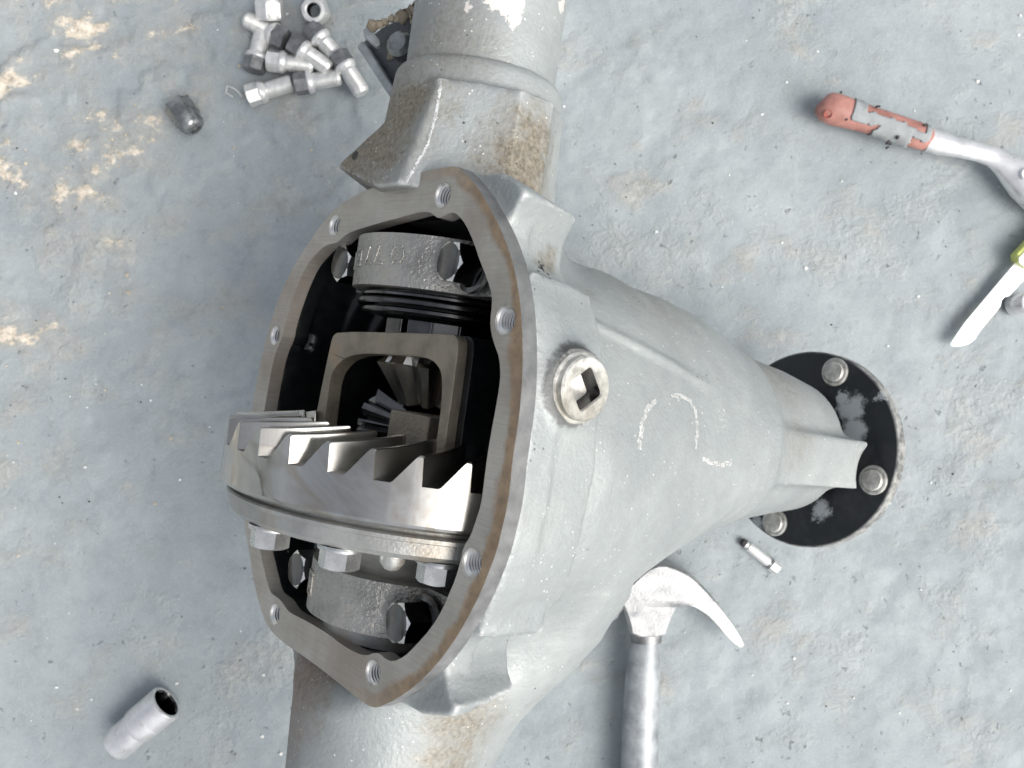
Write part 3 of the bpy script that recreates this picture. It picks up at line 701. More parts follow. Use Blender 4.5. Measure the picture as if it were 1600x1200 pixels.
# ---- ring gear
def make_ring_gear():
    NT = 31; prof = [(.00, 0.0), (.045, .97), (.07, 1.0), (.15, 1.0), (.20, .93), (.60, 0.06), (.66, 0.0)]      # along one pitch, leftwards
    radii = [(110, -3.4, -16.5), (109.2, -2.6, -16.2), (98, -1.0, -14.2), (86, 1.2, -12.2), (75, 3.2, -10), (74.2, 2.6, -10.5)]
    NV = NT * len(prof); v, f = [], []
    a_h = math.atan2(math.sin(g), math.cos(g))
    def pt(r, ang, vv): return ((U0 + r * math.cos(ang)) * mm, vv * mm, (N0 + r * math.sin(ang)) * mm)
    base = R_(98 - .09 * 360 / NT)
    # angle counted from the image-right direction h towards the sky, i.e. in (u, n) turned by -50 degrees
    def ang(a): return a - g
    rows = []
    def row(r, hfun, phi):
        rows.append(len(v))
        for t in range(NT):
            for p, hgt in prof: v.append(pt(r, ang(base + (t + p) * 2 * math.pi / NT - phi), hfun(hgt)))
    for r, tip, root in radii:
        phi = R_(13.5) * (110 - r) / 36.0 + R_(2) * ((110 - r) / 36.0) ** 2
        row(r, lambda q, a=tip, b=root: b + (a - b) * q, phi)
    row(72, lambda q: -14, R_(15)); row(72, lambda q: -37, R_(15))
    n_in = len(rows)
    row(107.5, lambda q: -37.0, 0); row(109.3, lambda q: -35.6, 0); row(110, lambda q: -34.2, 0); row(110, lambda q: -17.5, 0)
    order = list(range(0, n_in)) + list(range(n_in, len(rows)))
    for a, b in zip(order, order[1:] + [order[0]]):
        for i in range(NV): f.append((rows[a] + i, rows[a] + (i + 1) % NV, rows[b] + (i + 1) % NV, rows[b] + i))
    return mesh('ring_gear', v, f, M['gear'], axle, sharp=22)
make_ring_gear()

# ---- differential case: flange, hubs, window
case = vlathe('carrier_flange', [(70, -37.2), (100, -37.2), (100, -39.6), (104.5, -39.8), (105.5, -40.6), (105.5, -42.5), (103.5, -43.2), (103.5, -49), (101, -51.5), (84, -52), (78, -54), (60, -54), (48, -64), (44, -70), (44, -112), (30, -112)], M['flange'], axle, seg=96)
def P_h(r, adeg, v): a = R_(adeg) - g; return ((U0 + r * math.cos(a)) * mm, v * mm, (N0 + r * math.sin(a)) * mm)
bh = None
for k in (0, 1, 3, 4, 5, 6, 7, 8, 9, 10, 11):
    if bh is None:
        bh = MB().lathe([(.0, 0), (.0112, 0), (.0116, .001), (.0112, .0022), (.0098, .0026)], None, 36, caps=False).hexa(.0175, .0, .0112, None).build('ring_gear_bolt', M['hexsteel'], case, sharp=30); o = bh
    else: o = bh.copy(); COL.objects.link(o); o.parent = case
    o.matrix_local = T_at(P_h(91, 107 + 30 * k, -51.8), (0, -1, 0), P_h(1, 107 + 30 * k + random.uniform(-20, 20), 0))
for adeg in (91, 60):
    MB().lathe([(.0066, -.003), (.0060, .005), (.0034, .0082), (.001, .009)], T_at(P_h(90, adeg, -51), (0, -1, 0)), 24).build('cast_boss', M['flange'], case)
WO = [(517, 534), (520, 524), (529, 518), (620, 519), (706, 522), (713, 526), (716, 537), (711, 580), (704, 630), (698, 670), (692, 720), (640, 760), (480, 740), (487, 690), (492, 656), (503, 600)]
WI = [(500, 700), (506, 661), (511, 620), (515, 591), (524, 573), (539, 559), (564, 552), (610, 554), (664, 558), (681, 567), (690, 583), (690, 622), (686, 657), (680, 700), (640, 735), (520, 725)]
WN = -12.0
WOP = chaikin([L(x, y, WN) for x, y in WO]); WIP = chaikin([L(x, y, WN) for x, y in WI], 2)
frame = ring_plate('window_frame', [tuple(p) for p in WOP], [[tuple(p) for p in WIP]], WN - 9, WN, M['brown'], axle)
bv = frame.modifiers.new('bevel', 'BEVEL'); bv.width = .0016; bv.segments = 3; bv.limit_method = 'ANGLE'; bv.angle_limit = R_(40)
cO = WOP.mean(0)
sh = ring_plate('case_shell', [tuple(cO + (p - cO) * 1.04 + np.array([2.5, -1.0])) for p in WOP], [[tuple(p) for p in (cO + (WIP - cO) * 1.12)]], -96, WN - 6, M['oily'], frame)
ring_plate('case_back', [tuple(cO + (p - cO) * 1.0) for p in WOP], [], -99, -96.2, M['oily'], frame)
bv = sh.modifiers.new('bevel', 'BEVEL'); bv.width = .003; bv.segments = 3; bv.limit_method = 'ANGLE'; bv.angle_limit = R_(50)
# hub over the window, bearing rings and bearing under the top cap
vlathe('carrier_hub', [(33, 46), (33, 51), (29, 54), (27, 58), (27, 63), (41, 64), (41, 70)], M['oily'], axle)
hubfl = MB()
for adeg in (60, 84, 108, 140):
    p = Vector(P_h(27.5, adeg, 57)); T = T_at(p, (0, 1, 0), Vector(P_h(1, adeg, 0)) - Vector(P_h(0, adeg, 0)))
    hubfl.box((-.006, -.0075, -.006), (.007, .0075, .0055), T)
hubfl.build('hub_rib', M['race'], axle, bevel=.0012)
for r, a, b, mt in ((47.5, 64, 67.2, 'race'), (50.5, 68.2, 71.6, 'race'), (48.5, 72.4, 75.2, 'bolt')):
    vlathe('bearing_ring', [(30, a), (r - .8, a), (r, a + .8), (r, b - .8), (r - .8, b), (30, b)], M[mt], axle, seg=96)
vlathe('bearing_race', [(30, 76), (40, 76), (40, 104), (30, 104)], M['race'], axle)
vlathe('bearing_race', [(30, -76), (40, -76), (40, -102), (30, -102)], M['race'], axle)

# ---- side gear and spider gear in the window
def bevel_gear(name, NT, rl, rs, zl, zs, dep, T, mat, parent):
    """big end at zl, small end at zs, teeth on the cone"""
    prof = [(0, 0), (.17, .55), (.34, 1), (.56, 1), (.73, .55), (.90, 0)]; v, f = [], []
    NV = NT * len(prof); rows = []
    def row(fun):
        rows.append(len(v))
        for t in range(NT):
            for p, q in prof:
                a = 2 * math.pi * (t + p) / NT; r, z = fun(q); v.append((r * math.cos(a) * mm, r * math.sin(a) * mm, z * mm))
    row(lambda q: (rl * .5, zl + 7)); row(lambda q: (rl - dep * .8, zl + 5)); row(lambda q: (rl - dep + dep * q - .4, zl + .5)); row(lambda q: (rl - dep + dep * q, zl))
    row(lambda q: (rs - dep * .5 + dep * .5 * q, zs - dep * .25 * q)); row(lambda q: (rs * .5, zs - 1))
    for a, b in zip(rows, rows[1:]):
        for i in range(NV): f.append((a + i, a + (i + 1) % NV, b + (i + 1) % NV, b + i))
    f += [tuple(rows[0] + i for i in range(NV)), tuple(rows[-1] + i for i in range(NV))]
    return MB().add(v, f, T).build(name, mat, parent, sharp=28)
bevel_gear('side_gear', 10, 35, 19, 37, 17, 7.5, vframe(0) @ Matrix.Rotation(R_(8), 4, 'Z'), M['gear'], axle)
Tsp = T_at((U0 * mm, .0, N0 * mm), (-math.cos(R_(15)), 0, math.sin(R_(15))), (0, 1, 0))
bevel_gear('spider_gear', 9, 24, 13, 34, 16, 7, Tsp, M['bolt'], axle)
q = L(655, 668, -30)
MB().box((-.019, -.016, -.018), (.019, .0075, .008), Matrix.Translation((q[0] * mm, q[1] * mm, -.030))).build('cross_shaft_block', M['brown'], axle, bevel=.0015)
vlathe('thrust_washer', [(20, 43), (32, 43.5), (32, 45), (20, 45)], M['bolt'], axle)

# ---- bearing caps
def make_cap(v0, v1, name):
    ro, ri = 54.5, 40.2; pts = []
    ear_n = -26.0
    a0 = math.asin((ear_n - N0) / ro)
    outer = [(ro * math.cos(a), N0 + ro * math.sin(a)) for a in np.linspace(a0, math.pi - a0, 33)]
    P2 = [(68, -50), (68, ear_n - 2), (66, ear_n)] + [(x, y) for x, y in outer] + [(-66, ear_n), (-68, ear_n - 2), (-68, -50)]
    inner = [(ri * math.cos(a), N0 - 2 + ri * math.sin(a)) for a in np.linspace(math.pi, 0, 33)]
    P2 += inner
    m = MB(); T = Matrix(((1, 0, 0, U0 * mm), (0, 0, 1, 0), (0, 1, 0, 0), (0, 0, 0, 1)))
    m.prism([(x * mm, y * mm) for x, y in P2], v0 * mm, v1 * mm, T)
    return m.build(name, M['cap'], axle, bevel=.0032, seg=3, sharp=50)
cap_t = make_cap(76.8, 104.5, 'bearing_cap'); cap_b = make_cap(-102.5, -74.5, 'bearing_cap')
cb = None
for cp, vm in ((cap_t, 91), (cap_b, -90)):
    for su in (-54.5, 54.0):
        if cb is None:
            b = MB().lathe([(0, 0), (.0135, 0), (.0138, .001), (.0132, .0028), (.0108, .0034)], None, 40, caps=False).hexa(.0195, .002, .0175, None)
            cb = b.build('cap_bolt', M['bolt'], cp, sharp=30); o = cb; cb.data.materials.append(M['thread'])
            for pg in cb.data.polygons:
                if .25 < pg.normal.z < .93: pg.material_index = 1
        else: o = cb.copy(); COL.objects.link(o); o.parent = cp
        o.location = ((U0 + su) * mm, vm * mm, -.0235); o.rotation_euler = (0, 0, random.uniform(0, 1))
# raised casting marks on the caps
def on_cap(deg, v, lift=0, shift=8):      # angle from the +n side of the cap, positive to the right
    a = R_(90 - deg - shift); r = 54.5 + lift
    return Vector(((U0 + r * math.cos(a)) * mm, v * mm, (N0 + r * math.sin(a)) * mm))
def strokes(name, segs, parent, w=.0011, hgt=.0009):
    m = MB()
    for (d0, v0), (d1, v1) in segs:
        k = max(2, int(abs(d1 - d0) / 2) + 2)
        for i in range(k):
            a, b = i / k, (i + 1) / k
            p, q_ = on_cap(d0 + (d1 - d0) * a, v0 + (v1 - v0) * a), on_cap(d0 + (d1 - d0) * b, v0 + (v1 - v0) * b)
            n_ = on_cap(d0 + (d1 - d0) * (a + b) / 2, 0, 10) - on_cap(d0 + (d1 - d0) * (a + b) / 2, 0, 0); d_ = q_ - p
            T = T_at((p + q_) / 2, n_, d_); L_ = d_.length / 2 + w * .4
            m.box((-L_, -w, -.0006), (L_, w, hgt), T)
    return m.build(name, M['cap'], parent, bevel=.0004)
S = []
# a boxed J-mark, two seven-like strokes standing on their heads and a small cog wheel
S += [((-33, 86), (-33, 95)), ((-33, 86), (-36, 86)), ((-29, 87), (-29, 95)), ((-29, 95), (-19, 96)), ((-19, 96), (-19, 87)), ((-29, 87), (-19, 87)), ((-24, 89), (-24, 94)), ((-27, 91), (-21, 91))]
S += [((-9, 97), (-12, 88)), ((-12, 88), (-6, 88)), ((0, 97), (-3, 88)), ((-3, 88), (4, 88))]
for i in range(12):
    a, b = 2 * math.pi * i / 12, 2 * math.pi * (i + 1) / 12
    S.append(((14 + 4.2 * math.cos(a), 93 + 4.2 * math.sin(a)), (14 + 4.2 * math.cos(b), 93 + 4.2 * math.sin(b))))
    if i % 2 == 0: S.append(((14 + 4.4 * math.cos(a), 93 + 4.4 * math.sin(a)), (14 + 5.8 * math.cos(a), 93 + 5.8 * math.sin(a))))
S.append(((13, 93), (15, 93)))
strokes('cast_mark', S, cap_t, .00055, .0007)
S = [((-34, -82), (-34, -94)), ((-34, -94), (-23, -94)), ((-23, -94), (-23, -82)), ((-23, -82), (-34, -82)), ((-31, -85), (-28, -87)), ((-28, -90), (-31, -91)), ((-26, -85), (-26, -91)), ((-31, -88), (-29, -88))]
strokes('cast_mark', S, cap_b, .0007, .0008)

# ---- worn casting outline on the pinion ridge: laid on the housing by ray
bpy.context.view_layer.update()
hb = BVHTree.FromPolygons([v.co.copy() for v in housing.data.vertices], [tuple(p.vertices) for p in housing.data.polygons])
def cast_on(px, py):
    o_ = AXI @ Vector(CAM); d_ = (AXI.to_3x3() @ Vector(ray(px, py))).normalized(); p, n_, i, ds = hb.ray_cast(o_, d_); return p, n_
def bead(name, pts, w, mat, parent=housing):
    m = MB(); P = []
    for x, y in pts:
        p, n_ = cast_on(x, y)
        if p is not None: P.append((p, n_))
    for (p, n_), (q_, n2) in zip(P, P[1:]):
        if (q_ - p).length < 1e-5 or random.random() < .10: continue
        k = random.uniform(.6, 1.2); T = T_at((p + q_) / 2, n_, q_ - p); L_ = (q_ - p).length / 2 + .0004
        for _ in range(3):
            o1 = random.uniform(-w, w) * .8; w1 = w * random.uniform(.25, .6); m.box((-L_ * random.uniform(.5, 1.1), o1 - w1, -.001), (L_ * random.uniform(.5, 1.1), o1 + w1, .0003 * k), T)
    return m.build(name, mat, parent, bevel=.0002)
def path(pts, step=3):
    out = []
    for (a, b), (c, d_) in zip(pts, pts[1:]):
        n = max(1, int(math.hypot(c - a, d_ - b) / step))
        out += [(a + (c - a) * i / n + random.uniform(-.8, .8), b + (d_ - b) * i / n + random.uniform(-.8, .8)) for i in range(n)]
    return out + [pts[-1]]
p_, n_ = cast_on(555, 243)
if p_ is not None: MB().lathe([(.0026, .0004), (.0024, -.003)], T_at(p_, n_, (0, 1, 0)), 16, rx=1.0, ry=1.0).build('bolt_hole', M['hole'], housing)
for pts_ in ([(690, 124), (686, 150), (680, 185), (668, 225), (648, 262), (634, 284)],):
    bead('worn_edge', path(pts_), .0007, M['pale'])
bead('casting_outline', path([(998, 700), (1001, 680), (1003, 660), (1008, 645), (1016, 632), (1024, 625)]), .0016, M['mark'])
bead('casting_outline', path([(1050, 618), (1066, 619), (1078, 626), (1085, 638), (1089, 660), (1089, 680), (1086, 700)]), .0014, M['mark'])
bead('casting_outline', path([(1097, 717), (1112, 723), (1128, 725), (1142, 724)]), .0014, M['mark'])

# ------------------------------------------------------------------ lug bolts in the heap
def make_lug_bolt(headmat):
    t = thing('lug_bolt', 'x', 'bolt')
    TX = T_at((0, 0, 0), (1, 0, 0), (0, 0, 1))
    hd = MB().hexa(.0158, -.0, .0135, T_at((.0135, 0, 0), (-1, 0, 0), (0, 0, 1))).build('head', headmat, t, sharp=30)
    MB().lathe([(.008, .0125), (.0092, .0132), (.0094, .0145), (.0092, .0160), (.0080, .0185), (.0071, .0195)], TX, 32).build('collar', M['zinc'], t)
    prof = [(.0068, .0190), (.0068, .0215)]
    for k in range(14): prof += [(.0072, .0222 + k * .0016), (.0067, .0230 + k * .0016)]
    prof += [(.0064, .0450), (.0054, .0465)]
    MB().lathe(prof, TX, 28).build('shank', M['zinc'], t, sharp=25)
    return t
dark = make_lug_bolt(M['dhead']); bright = make_lug_bolt(M['zinc'])
BOLTS = [(448, 64, 390, 34, 0, 0, 'lug bolt with dark head whose threaded tip is uppermost and leftmost in the heap'),
         (396, 112, 410, 56, 0, 0, 'lug bolt with dark head standing nearly upright along the left side of the heap'),
         (418, 94, 482, 103, 1, .001, 'bright headed lug bolt lying level in the middle of the heap'),
         (456, 68, 512, 107, 0, .001, 'lug bolt with dark head slanting down just above the tip of the level bright one'),
         (485, 42, 527, 90, 0, .0, 'lug bolt with dark head right under the nut that shows its hole'),
         (527, 84, 567, 147, 0, 0, 'lug bolt at the right end of the heap with its tip pointing down'),
         (386, 150, 446, 132, 1, 0, 'bright headed lug bolt lowest in the heap beside the bent wire clip'),
         (460, 131, 524, 121, 0, 0, 'dark headed lug bolt right of the lowest bright one with its tip pointing right')]
used = set()
for hx_, hy_, tx, ty, br, dz, lab in BOLTS:
    src = bright if br else dark
    o = src if br not in used else copy_tree(src); used.add(br)
    a = G(hx_, hy_, .009); b = G(tx, ty, .007); z0 = max(gz(a.x, a.y), gz(b.x, b.y))
    d_ = (b - a); d_.z = -.0016; sc = min(1.12, max(.82, d_.length / .0465))
    o.matrix_world = T_at((a.x, a.y, z0 + .0100 + dz), d_.cross(Vector((0, 0, 1))).cross(d_), d_) @ Matrix.Rotation(random.uniform(0, 6), 4, 'X') @ Matrix.Diagonal((sc, 1, 1, 1))
    o['label'] = lab; o['category'] = 'bolt'; o['group'] = 'lug bolts heaped on the ground'
def make_nut(name, lab, T, mat):
    t = thing(name, lab, 'nut', T, 'lug nuts at the top of the bolt heap')
    K = 36; af = .020; v, f = [], []
    rad = lambda a: (af / 2) / math.cos(((a + math.pi / 6) % (math.pi / 3)) - math.pi / 6)
    cc = lambda r: [(r * math.cos(2 * math.pi * i / K), r * math.sin(2 * math.pi * i / K)) for i in range(K)]
    hx = [(rad(2 * math.pi * i / K) * math.cos(2 * math.pi * i / K), rad(2 * math.pi * i / K) * math.sin(2 * math.pi * i / K)) for i in range(K)]
    rows = [(cc(.0056), .015), (cc(.0068), .0162), (cc(.0095), .0158), (hx, .0135), (hx, .002), (cc(.0098), 0), (cc(.006), 0), (cc(.0056), .001)]
    for pts, z in rows: v += [(p[0], p[1], z) for p in pts]
    n = len(rows)
    for j in range(n):
        for i in range(K): f.append((j * K + i, j * K + (i + 1) % K, ((j + 1) % n) * K + (i + 1) % K, ((j + 1) % n) * K + i))
    MB().add(v, f).build('nut_body', mat, t, sharp=30)
    MB().lathe([(.0058, .002), (.0058, .004)] + [(.0058 - .0006 * (k % 2), .004 + k * .0008) for k in range(12)] + [(.0058, .0148)], None, 28, caps=False).build('nut_thread', M['bolt'], t)
    return t
p = G(422, 22, .01); make_nut('lug_nut', 'silver lug nut tipped on its side at the top left of the bolt heap', T_at((p.x, p.y - .004, gz(p.x, p.y) + .0095), (.05, .86, .5), (1, 0, 0)), M['zinc'])
p = G(494, 14, .01); make_nut('lug_nut', 'silver lug nut lying with its dark hole facing up above the bolt heap', T_at((p.x, p.y, gz(p.x, p.y) + .002), (-.05, -.25, 1), (1, .3, 0)), M['zinc'])
# black cap nut
a = G(276, 163, .009); b = G(306, 203, .009); z0 = gz((a.x + b.x) / 2, (a.y + b.y) / 2)
cn = thing('cap_nut', 'black domed lug nut lying alone left of the bolt heap', 'nut', T_at((a.x, a.y, z0 + .0112), Vector((b.x - a.x, b.y - a.y, 0)), (0, 0, 1)))
Ln = (b - a).length
MB().hexa(.0205, Ln * .60, .0, Matrix.Translation((0, 0, 0))).build('nut_body', M['blacknut'], cn, sharp=30)
MB().lathe([(.0112, Ln * .44), (.0114, Ln * .56), (.0103, Ln * .66), (.0102, Ln * .8), (.0088, Ln * .93), (.0062, Ln), (.0048, Ln * 1.01), (.0044, Ln * .9)], None, 36).build('nut_collar', M['blacknut'], cn)

# bent wire clip
pts = [(354, 133), (364, 137), (372, 143), (377, 150)]
P_ = [G(x, y, .002) for x, y in pts]; P_ = [Vector((p.x, p.y, gz(p.x, p.y) + .0012)) for p in P_]
P2 = [G(x, y, .002) for x, y in [(354, 133), (352, 144), (363, 151)]]; P2 = [Vector((p.x, p.y, gz(p.x, p.y) + .0012)) for p in P2]
o = MB().tube(P_[::-1] + P2[1:], [.0009] * 6, 8).build('wire_clip', M['zinc']); tag(o, 'bent bright wire clip beside the lowest bolt head', 'clip')

# ------------------------------------------------------------------ socket
a = G(183, 1163, .014); b = G(255, 1102, .016); z0 = gz((a.x + b.x) / 2, (a.y + b.y) / 2)
ax = Vector((b.x - a.x, b.y - a.y, .003)); Ls = ax.length * 1.12; st_ = Vector((a.x, a.y, z0 + .0148)) - ax * .08
so = thing('wrench_socket', 'bright steel socket with a dark open end lying at the lower left', 'socket', T_at(st_, ax, (0, 0, 1)))
MB().lathe([(.0095, .0), (.0128, .0), (.0136, .0012), (.0136, Ls * .42), (.0148, Ls * .44), (.0152, Ls * .46), (.0152, Ls * .66), (.0148, Ls * .667), (.0148, Ls * .672), (.0152, Ls * .68), (.0152, Ls * .985), (.0144, Ls), (.0122, Ls)], None, 56, caps=False).build('socket_body', M['chrome'], so)
K = 48; v, f = [], []
rows = [(0, Ls * .999), (1, Ls * .97), (1, Ls * .5), (2, Ls * .5)]
for kind, z in rows:
    for i in range(K):
        a_ = 2 * math.pi * i / K; r = .0124 if kind == 0 else (.0108 + .0010 * abs(math.sin(6 * a_ / 2 * 2 / 2)) if kind == 1 else .003); v.append((r * math.cos(a_), r * math.sin(a_), z))
for j in range(3):
    for i in range(K): f.append((j * K + i, j * K + (i + 1) % K, (j + 1) * K + (i + 1) % K, (j + 1) * K + i))
f.append(tuple(3 * K + i for i in range(K)))
MB().add(v, f).build('socket_mouth', M['race'], so, sharp=30)

# ------------------------------------------------------------------ claw hammer
HEAD = [(966, 934), (984, 912), (1000, 896), (1014, 885), (1032, 879), (1056, 885), (1080, 898), (1104, 921), (1128, 951), (1146, 975), (1164, 1006), (1160, 1013), (1154, 1010), (1140, 998), (1122, 975), (1104, 957), (1083, 943), (1068, 940),
        (1052, 943), (1046, 960), (1038, 985), (1035, 995), (986, 995), (981, 972), (974, 950)]
hz0, hz1 = .004, .030
zref = .028
hm = thing('claw_hammer', 'claw hammer with bright worn head half under the axle housing', 'hammer', Matrix.Translation(G(1010, 1000, 0)))
def loc2(px, py, z): q = G(px, py, z) - Vector(hm.matrix_world.translation); return (q.x, q.y)
HP = chaikin([loc2(x, y, zref) for x, y in HEAD])
v, f = [], []; n = len(HP); tipx = loc2(1164, 1006, zref)[0]; rootx = loc2(1060, 900, zref)[0]
rowsz = []
for zi, ins in ((0.0, .0022), (.12, 0), (.88, 0), (1.0, .0022)):
    cen = HP.mean(0)
    for i, p in enumerate(HP):
        t = min(1, max(0, (p[0] - rootx) / (tipx - rootx))); half = .0135 * (1 - t) + .0105 * t
        pn, nx_ = HP[i - 1], HP[(i + 1) % n]; tg = nx_ - pn; nr = np.array([tg[1], -tg[0]]); nr /= np.linalg.norm(nr) + 1e-9
        q = p - nr * ins * (-1 if np.cross(HP[1] - HP[0], HP[2] - HP[1]) > 0 else 1) * 0 + (cen - p) / (np.linalg.norm(cen - p) + 1e-9) * ins * (1 - .7 * t)
        v.append((q[0], q[1], .018 + (zi * 2 - 1) * half))
tri = tessellate_polygon([[Vector((p[0], p[1], 0)) for p in HP]])
f = [tuple(t) for t in tri] + [tuple(i + 3 * n for i in t) for t in tri]
for j in range(3): f += [(j * n + i, j * n + (i + 1) % n, (j + 1) * n + (i + 1) % n, (j + 1) * n + i) for i in range(n)]
MB().add(v, f).build('hammer_head', M['hammer'], hm, sharp=40)
pn_ = loc2(975, 925, .02); pf_ = loc2(930, 955, .02)
MB().lathe([(.0125, 0), (.0125, .012), (.0145, .016), (.0145, .032), (.0135, .034)], T_at((pn_[0], pn_[1], .018), (pf_[0] - pn_[0], pf_[1] - pn_[1], 0)), 32).build('hammer_poll', M['hammer'], hm)
hpts = [(1010, 985), (1009, 1010), (1005, 1060), (1002, 1120), (1000, 1200), (997, 1330), (995, 1460)]
hr = [.0118, .0122, .0140, .0148, .0150, .0155, .0160]
Q = [loc2(x, y, .02) for x, y in hpts]
MB().tube([(q[0], q[1], .0175) for q in Q], hr, 28, .82).build('hammer_handle', M['handle'], hm)
MB().tube([(*loc2(1010, 988, .02), .018), (*loc2(1010, 1003, .02), .018)], [.0126, .0126], 24, .9).build('handle_collar', M['dhead'], hm)

# ------------------------------------------------------------------ ratchet
rt = thing('ratchet_handle', 'ratchet wrench with a worn red and grey grip at the upper right', 'ratchet', Matrix.Translation(G(1370, 195, 0)))
def rl(px, py, z): q = G(px, py, z) - Vector(rt.matrix_world.translation); return Vector((q.x, q.y, z))
zr = .0135
cl = [(1281, 160), (1283, 162), (1290, 166), (1304, 171), (1325, 177), (1360, 188), (1400, 201), (1432, 211), (1448, 217), (1454, 219)]
rd = [.004, .0085, .0118, .0128, .0120, .0108, .0108, .0105, .0098, .0075]
core = MB().tube([rl(x, y, zr) for x, y in cl], rd, 32, .92).build('grip_core', M['red'], rt, sharp=60)
# rubber overlay with torn rims: the same bar a little fatter, faces kept only where the rubber is left
def overlay():
    seg = 56; pts = []; rr = []
    for i in range(60):
        t = i / 59; x = 1320 + (1447 - 1320) * t; y = 175.5 + (216.5 - 175.5) * t
        pts.append(rl(x, y, zr)); rr.append(np.interp(x, [c[0] for c in cl], rd) * 1.0 + .0007)
    v, f = [], []
    rs = np.random.RandomState(5); nz = fbm((60, seg), (7, 6), 12, 4)
    d = (pts[-1] - pts[0]).normalized(); sd = d.cross(Vector((0, 0, 1))).normalized()
    for i, p in enumerate(pts):
        for k in range(seg):
            a = 2 * math.pi * k / seg; v.append(p + sd * math.cos(a) * rr[i] + Vector((0, 0, 1)) * math.sin(a) * rr[i] * .92)
    keep = lambda i, k: True
    for i in range(59):
        t = i / 59
        for k in range(seg):
            a = math.degrees(2 * math.pi * k / seg); a = (a + 180) % 360 - 180          # 0 = lower side in the photo, 90 = top, 180 = upper side
            nn_ = (nz[i, k] - .5) * .9
            ok = True
            if a > 98 + 60 * nn_ and .2 < t < .93: ok = False                             # red stripe along the upper side
            if a > 150 and t < .2: ok = True
            if -70 < a < 52 + 40 * nn_ and t < .36 + .2 * nn_: ok = False                    # red tongue below the end cap
            if -70 < a < 60 + 50 * nn_ and t > .80 + .2 * nn_: ok = False                  # red pad at the shaft
            if t < .05 + .06 * nn_ : ok = False
            if ok: f.append((i * seg + k, i * seg + (k + 1) % seg, (i + 1) * seg + (k + 1) % seg, (i + 1) * seg + k))
    o = MB().add(v, f).build('grip_rubber', M['rubber'], rt, sharp=60)
    s_ = o.modifiers.new('solid', 'SOLIDIFY'); s_.thickness = .0007; s_.offset = 0
    return o
overlay()
tc = MB()
for i in range(16):
    x, y = random.choice([(1349, 155), (1372, 167), (1386, 199), (1392, 222), (1402, 214), (1408, 205), (1442, 199), (1324, 185), (1390, 226), (1323, 160)]); p = rl(x + random.uniform(-4, 4), y + random.uniform(-4, 4), .0225); r = random.uniform(.0006, .0016)
    p.z = .0135 + .0085
    tc.box((-r, -r * .7, -.0018), (r, r * .7, r * .8), Matrix.Translation(p) @ Matrix.Rotation(random.uniform(0, 3), 4, 'Z'))
o = tc.build('tar_crumbs', M['tar'], rt, bevel=.0003); o['kind'] = 'stuff'
hp = rl(1294, 178, .0226)
MB().lathe([(.0034, .0006), (.0030, .0006), (.0027, -.001), (.0005, -.0012)], Matrix.Translation((hp.x, hp.y, .0222)) @ T_at((0, 0, 0), (-.1, -.35, 1)), 20, caps=False).build('hang_hole', m_steel('deep_red_plastic', (.24, .05, .04, 1), (.33, .08, .06, 1), .6, .7, 0.0, .3), rt)
sc_ = [(1450, 218), (1470, 224), (1500, 231), (1530, 238), (1550, 244), (1566, 254), (1582, 268), (1600, 282), (1622, 298), (1650, 318), (1664, 326)]
sr = [.0096, .0096, .0080, .0078, .0086, .0100, .0125, .0160, .0180, .0150, .006]
MB().tube([rl(x, y, zr) for x, y in sc_], sr, 28, .75).build('ratchet_shaft', M['chrome'], rt, sharp=60)
p = rl(1603, 272, .0245); MB().lathe([(.005, -.006), (.005, .0015), (.004, .0025)], Matrix.Translation((p.x, p.y, .0235)), 24).build('ratchet_lever', M['chrome'], rt)

# ------------------------------------------------------------------ knife
kn = thing('kitchen_knife', 'white bladed knife with a yellow green handle at the right edge', 'knife', Matrix.Translation(G(1540, 480, 0)))
def kl(px, py, z): q = G(px, py, z) - Vector(kn.matrix_world.translation); return (q.x, q.y)
BL = [(1488, 537), (1498, 522), (1512, 502), (1550, 457), (1588, 412), (1597, 402), (1622, 424), (1600, 441), (1590, 453), (1582, 462), (1574, 464), (1570, 468), (1568, 477), (1563, 484), (1537, 515), (1527, 530), (1518, 537), (1508, 540), (1496, 541), (1490, 540)]
MB().prism([kl(x, y, .010) for x, y in BL], .0045, .0060).build('blade', M['blade'], kn, bevel=.0006)
HD = [(1583, 401), (1604, 380), (1700, 276), (1735, 300), (1715, 330), (1614, 426)]
MB().prism(chaikin([kl(x, y, .012) for x, y in HD]), .0005, .0120).build('handle', M['green'], kn, bevel=.002, seg=3)
HI = [(1590, 407), (1608, 388), (1700, 288), (1722, 304), (1705, 328), (1612, 422)]
MB().prism(chaikin([kl(x, y, .016) for x, y in HI]), .0121, .0133).build('handle_scale', M['cream'], kn, bevel=.001)
# sleeve
p = G(1592, 475, .006); z0 = gz(p.x, p.y)
sv = MB().lathe([(.0052, -.004), (.0084, -.004), (.0088, -.003), (.0088, .0105), (.0082, .0115), (.0062, .0115), (.0056, .0105), (.0052, -.004)], None, 40, caps=False)
sv.lathe([(.0055, -.001), (.0001, -.001)], None, 24, caps=False)
o = sv.build('metal_sleeve', M['chrome'], None); o.matrix_world = T_at((p.x, p.y, z0 + .0065), (.42, .05, .9)); tag(o, 'short hollow steel sleeve standing by the knife blade', 'sleeve')

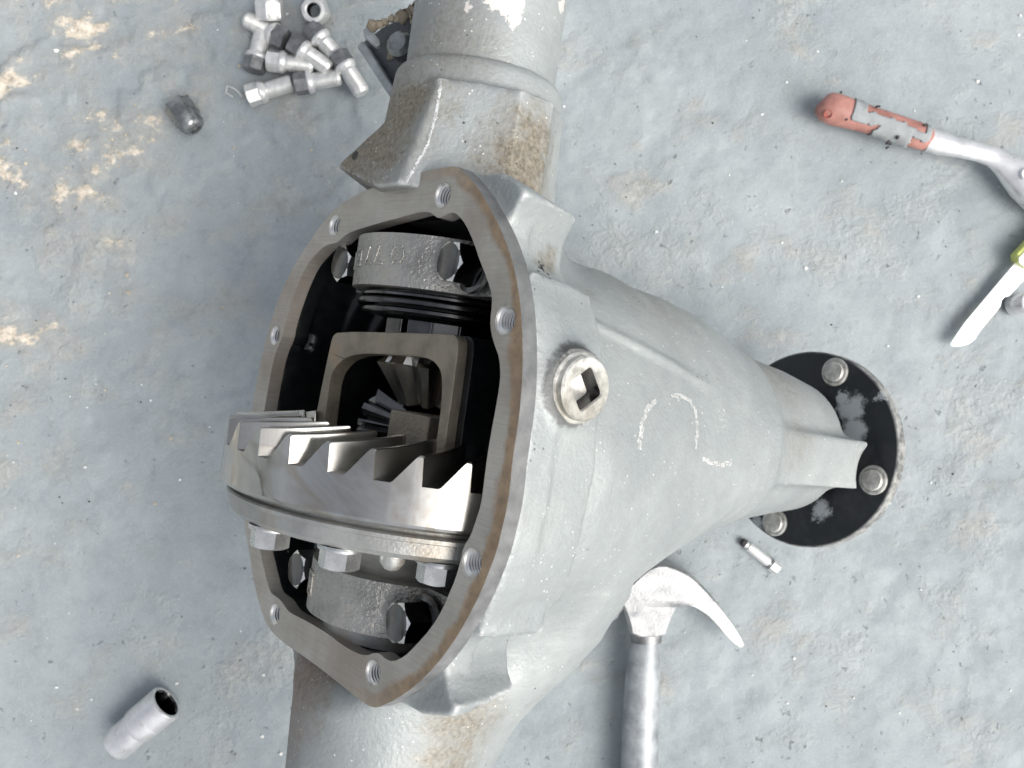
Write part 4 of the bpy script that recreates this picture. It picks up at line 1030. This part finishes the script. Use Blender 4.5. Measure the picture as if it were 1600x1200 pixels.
# ------------------------------------------------------------------ small bolt by the black flange
a = G(1161, 847, .004); b = G(1219, 893, .004); z0 = gz((a.x + b.x) / 2, (a.y + b.y) / 2) + .0045; ax = Vector((b.x - a.x, b.y - a.y, 0)); Ls = ax.length
sb = thing('cap_screw', 'small bright screw with a dark tip lying under the black flange', 'screw', T_at((a.x, a.y, z0), ax, (0, 0, 1)))
MB().lathe([(.0022, 0), (.0032, .001), (.0034, Ls * .10)], None, 20).build('tip', M['tar'], sb)
MB().lathe([(.0030, Ls * .08), (.0030, Ls * .17), (.0040, Ls * .19), (.0041, Ls * .70), (.0034, Ls * .74), (.0026, Ls * .76), (.0026, Ls * .82)], None, 24).build('shank', M['zinc'], sb)
MB().hexa(.0092, Ls * .80, Ls * .98).lathe([(.0016, Ls * .982), (.0001, Ls * .982)], None, 12, caps=False).build('head', M['zinc'], sb, sharp=30)

# ------------------------------------------------------------------ grit and chips
def grit(name, n, mat, lab, rng, smin_, smax_, seed):
    rs = random.Random(seed); m = MB()
    for _ in range(n):
        x, y = rng(rs); z = gz(x, y); r = smin_ + (smax_ - smin_) * rs.random() ** 3
        k = rs.randint(4, 6); v = []; a0 = rs.uniform(0, 6)
        pts = [(r * rs.uniform(.6, 1.2) * math.cos(a0 + 2 * math.pi * i / k), r * rs.uniform(.5, 1.1) * math.sin(a0 + 2 * math.pi * i / k)) for i in range(k)]
        v = [(p_[0], p_[1], -.0006) for p_ in pts] + [(p_[0] * .6, p_[1] * .6, r * rs.uniform(.3, .8)) for p_ in pts]
        f = [tuple(k + i for i in range(k))] + [(i, (i + 1) % k, k + (i + 1) % k, k + i) for i in range(k)]
        m.add(v, f, Matrix.Translation((x, y, z)))
    o = m.build(name, mat, None, sharp=30); o['kind'] = 'stuff'; o['label'] = lab; o['category'] = 'grit'; return o
full = lambda rs: (rs.uniform(-.47, .47), rs.uniform(-.36, .36))
def tl_corner(rs):
    while True:
        x, y = full(rs)
        if rs.random() < max(0, min(1, (-x + y - .15) / .45)): return x, y
grit('paint_grit', 330, M['chip'], 'white paint flecks scattered over the concrete', full, .0003, .0022, 3)
grit('dark_grit', 140, M['tar'], 'dark crumbs scattered over the concrete', full, .0003, .0016, 4)
grit('tan_grit', 130, M['tanstone'], 'tan grit on the broken concrete at the upper left', tl_corner, .0004, .0020, 5)
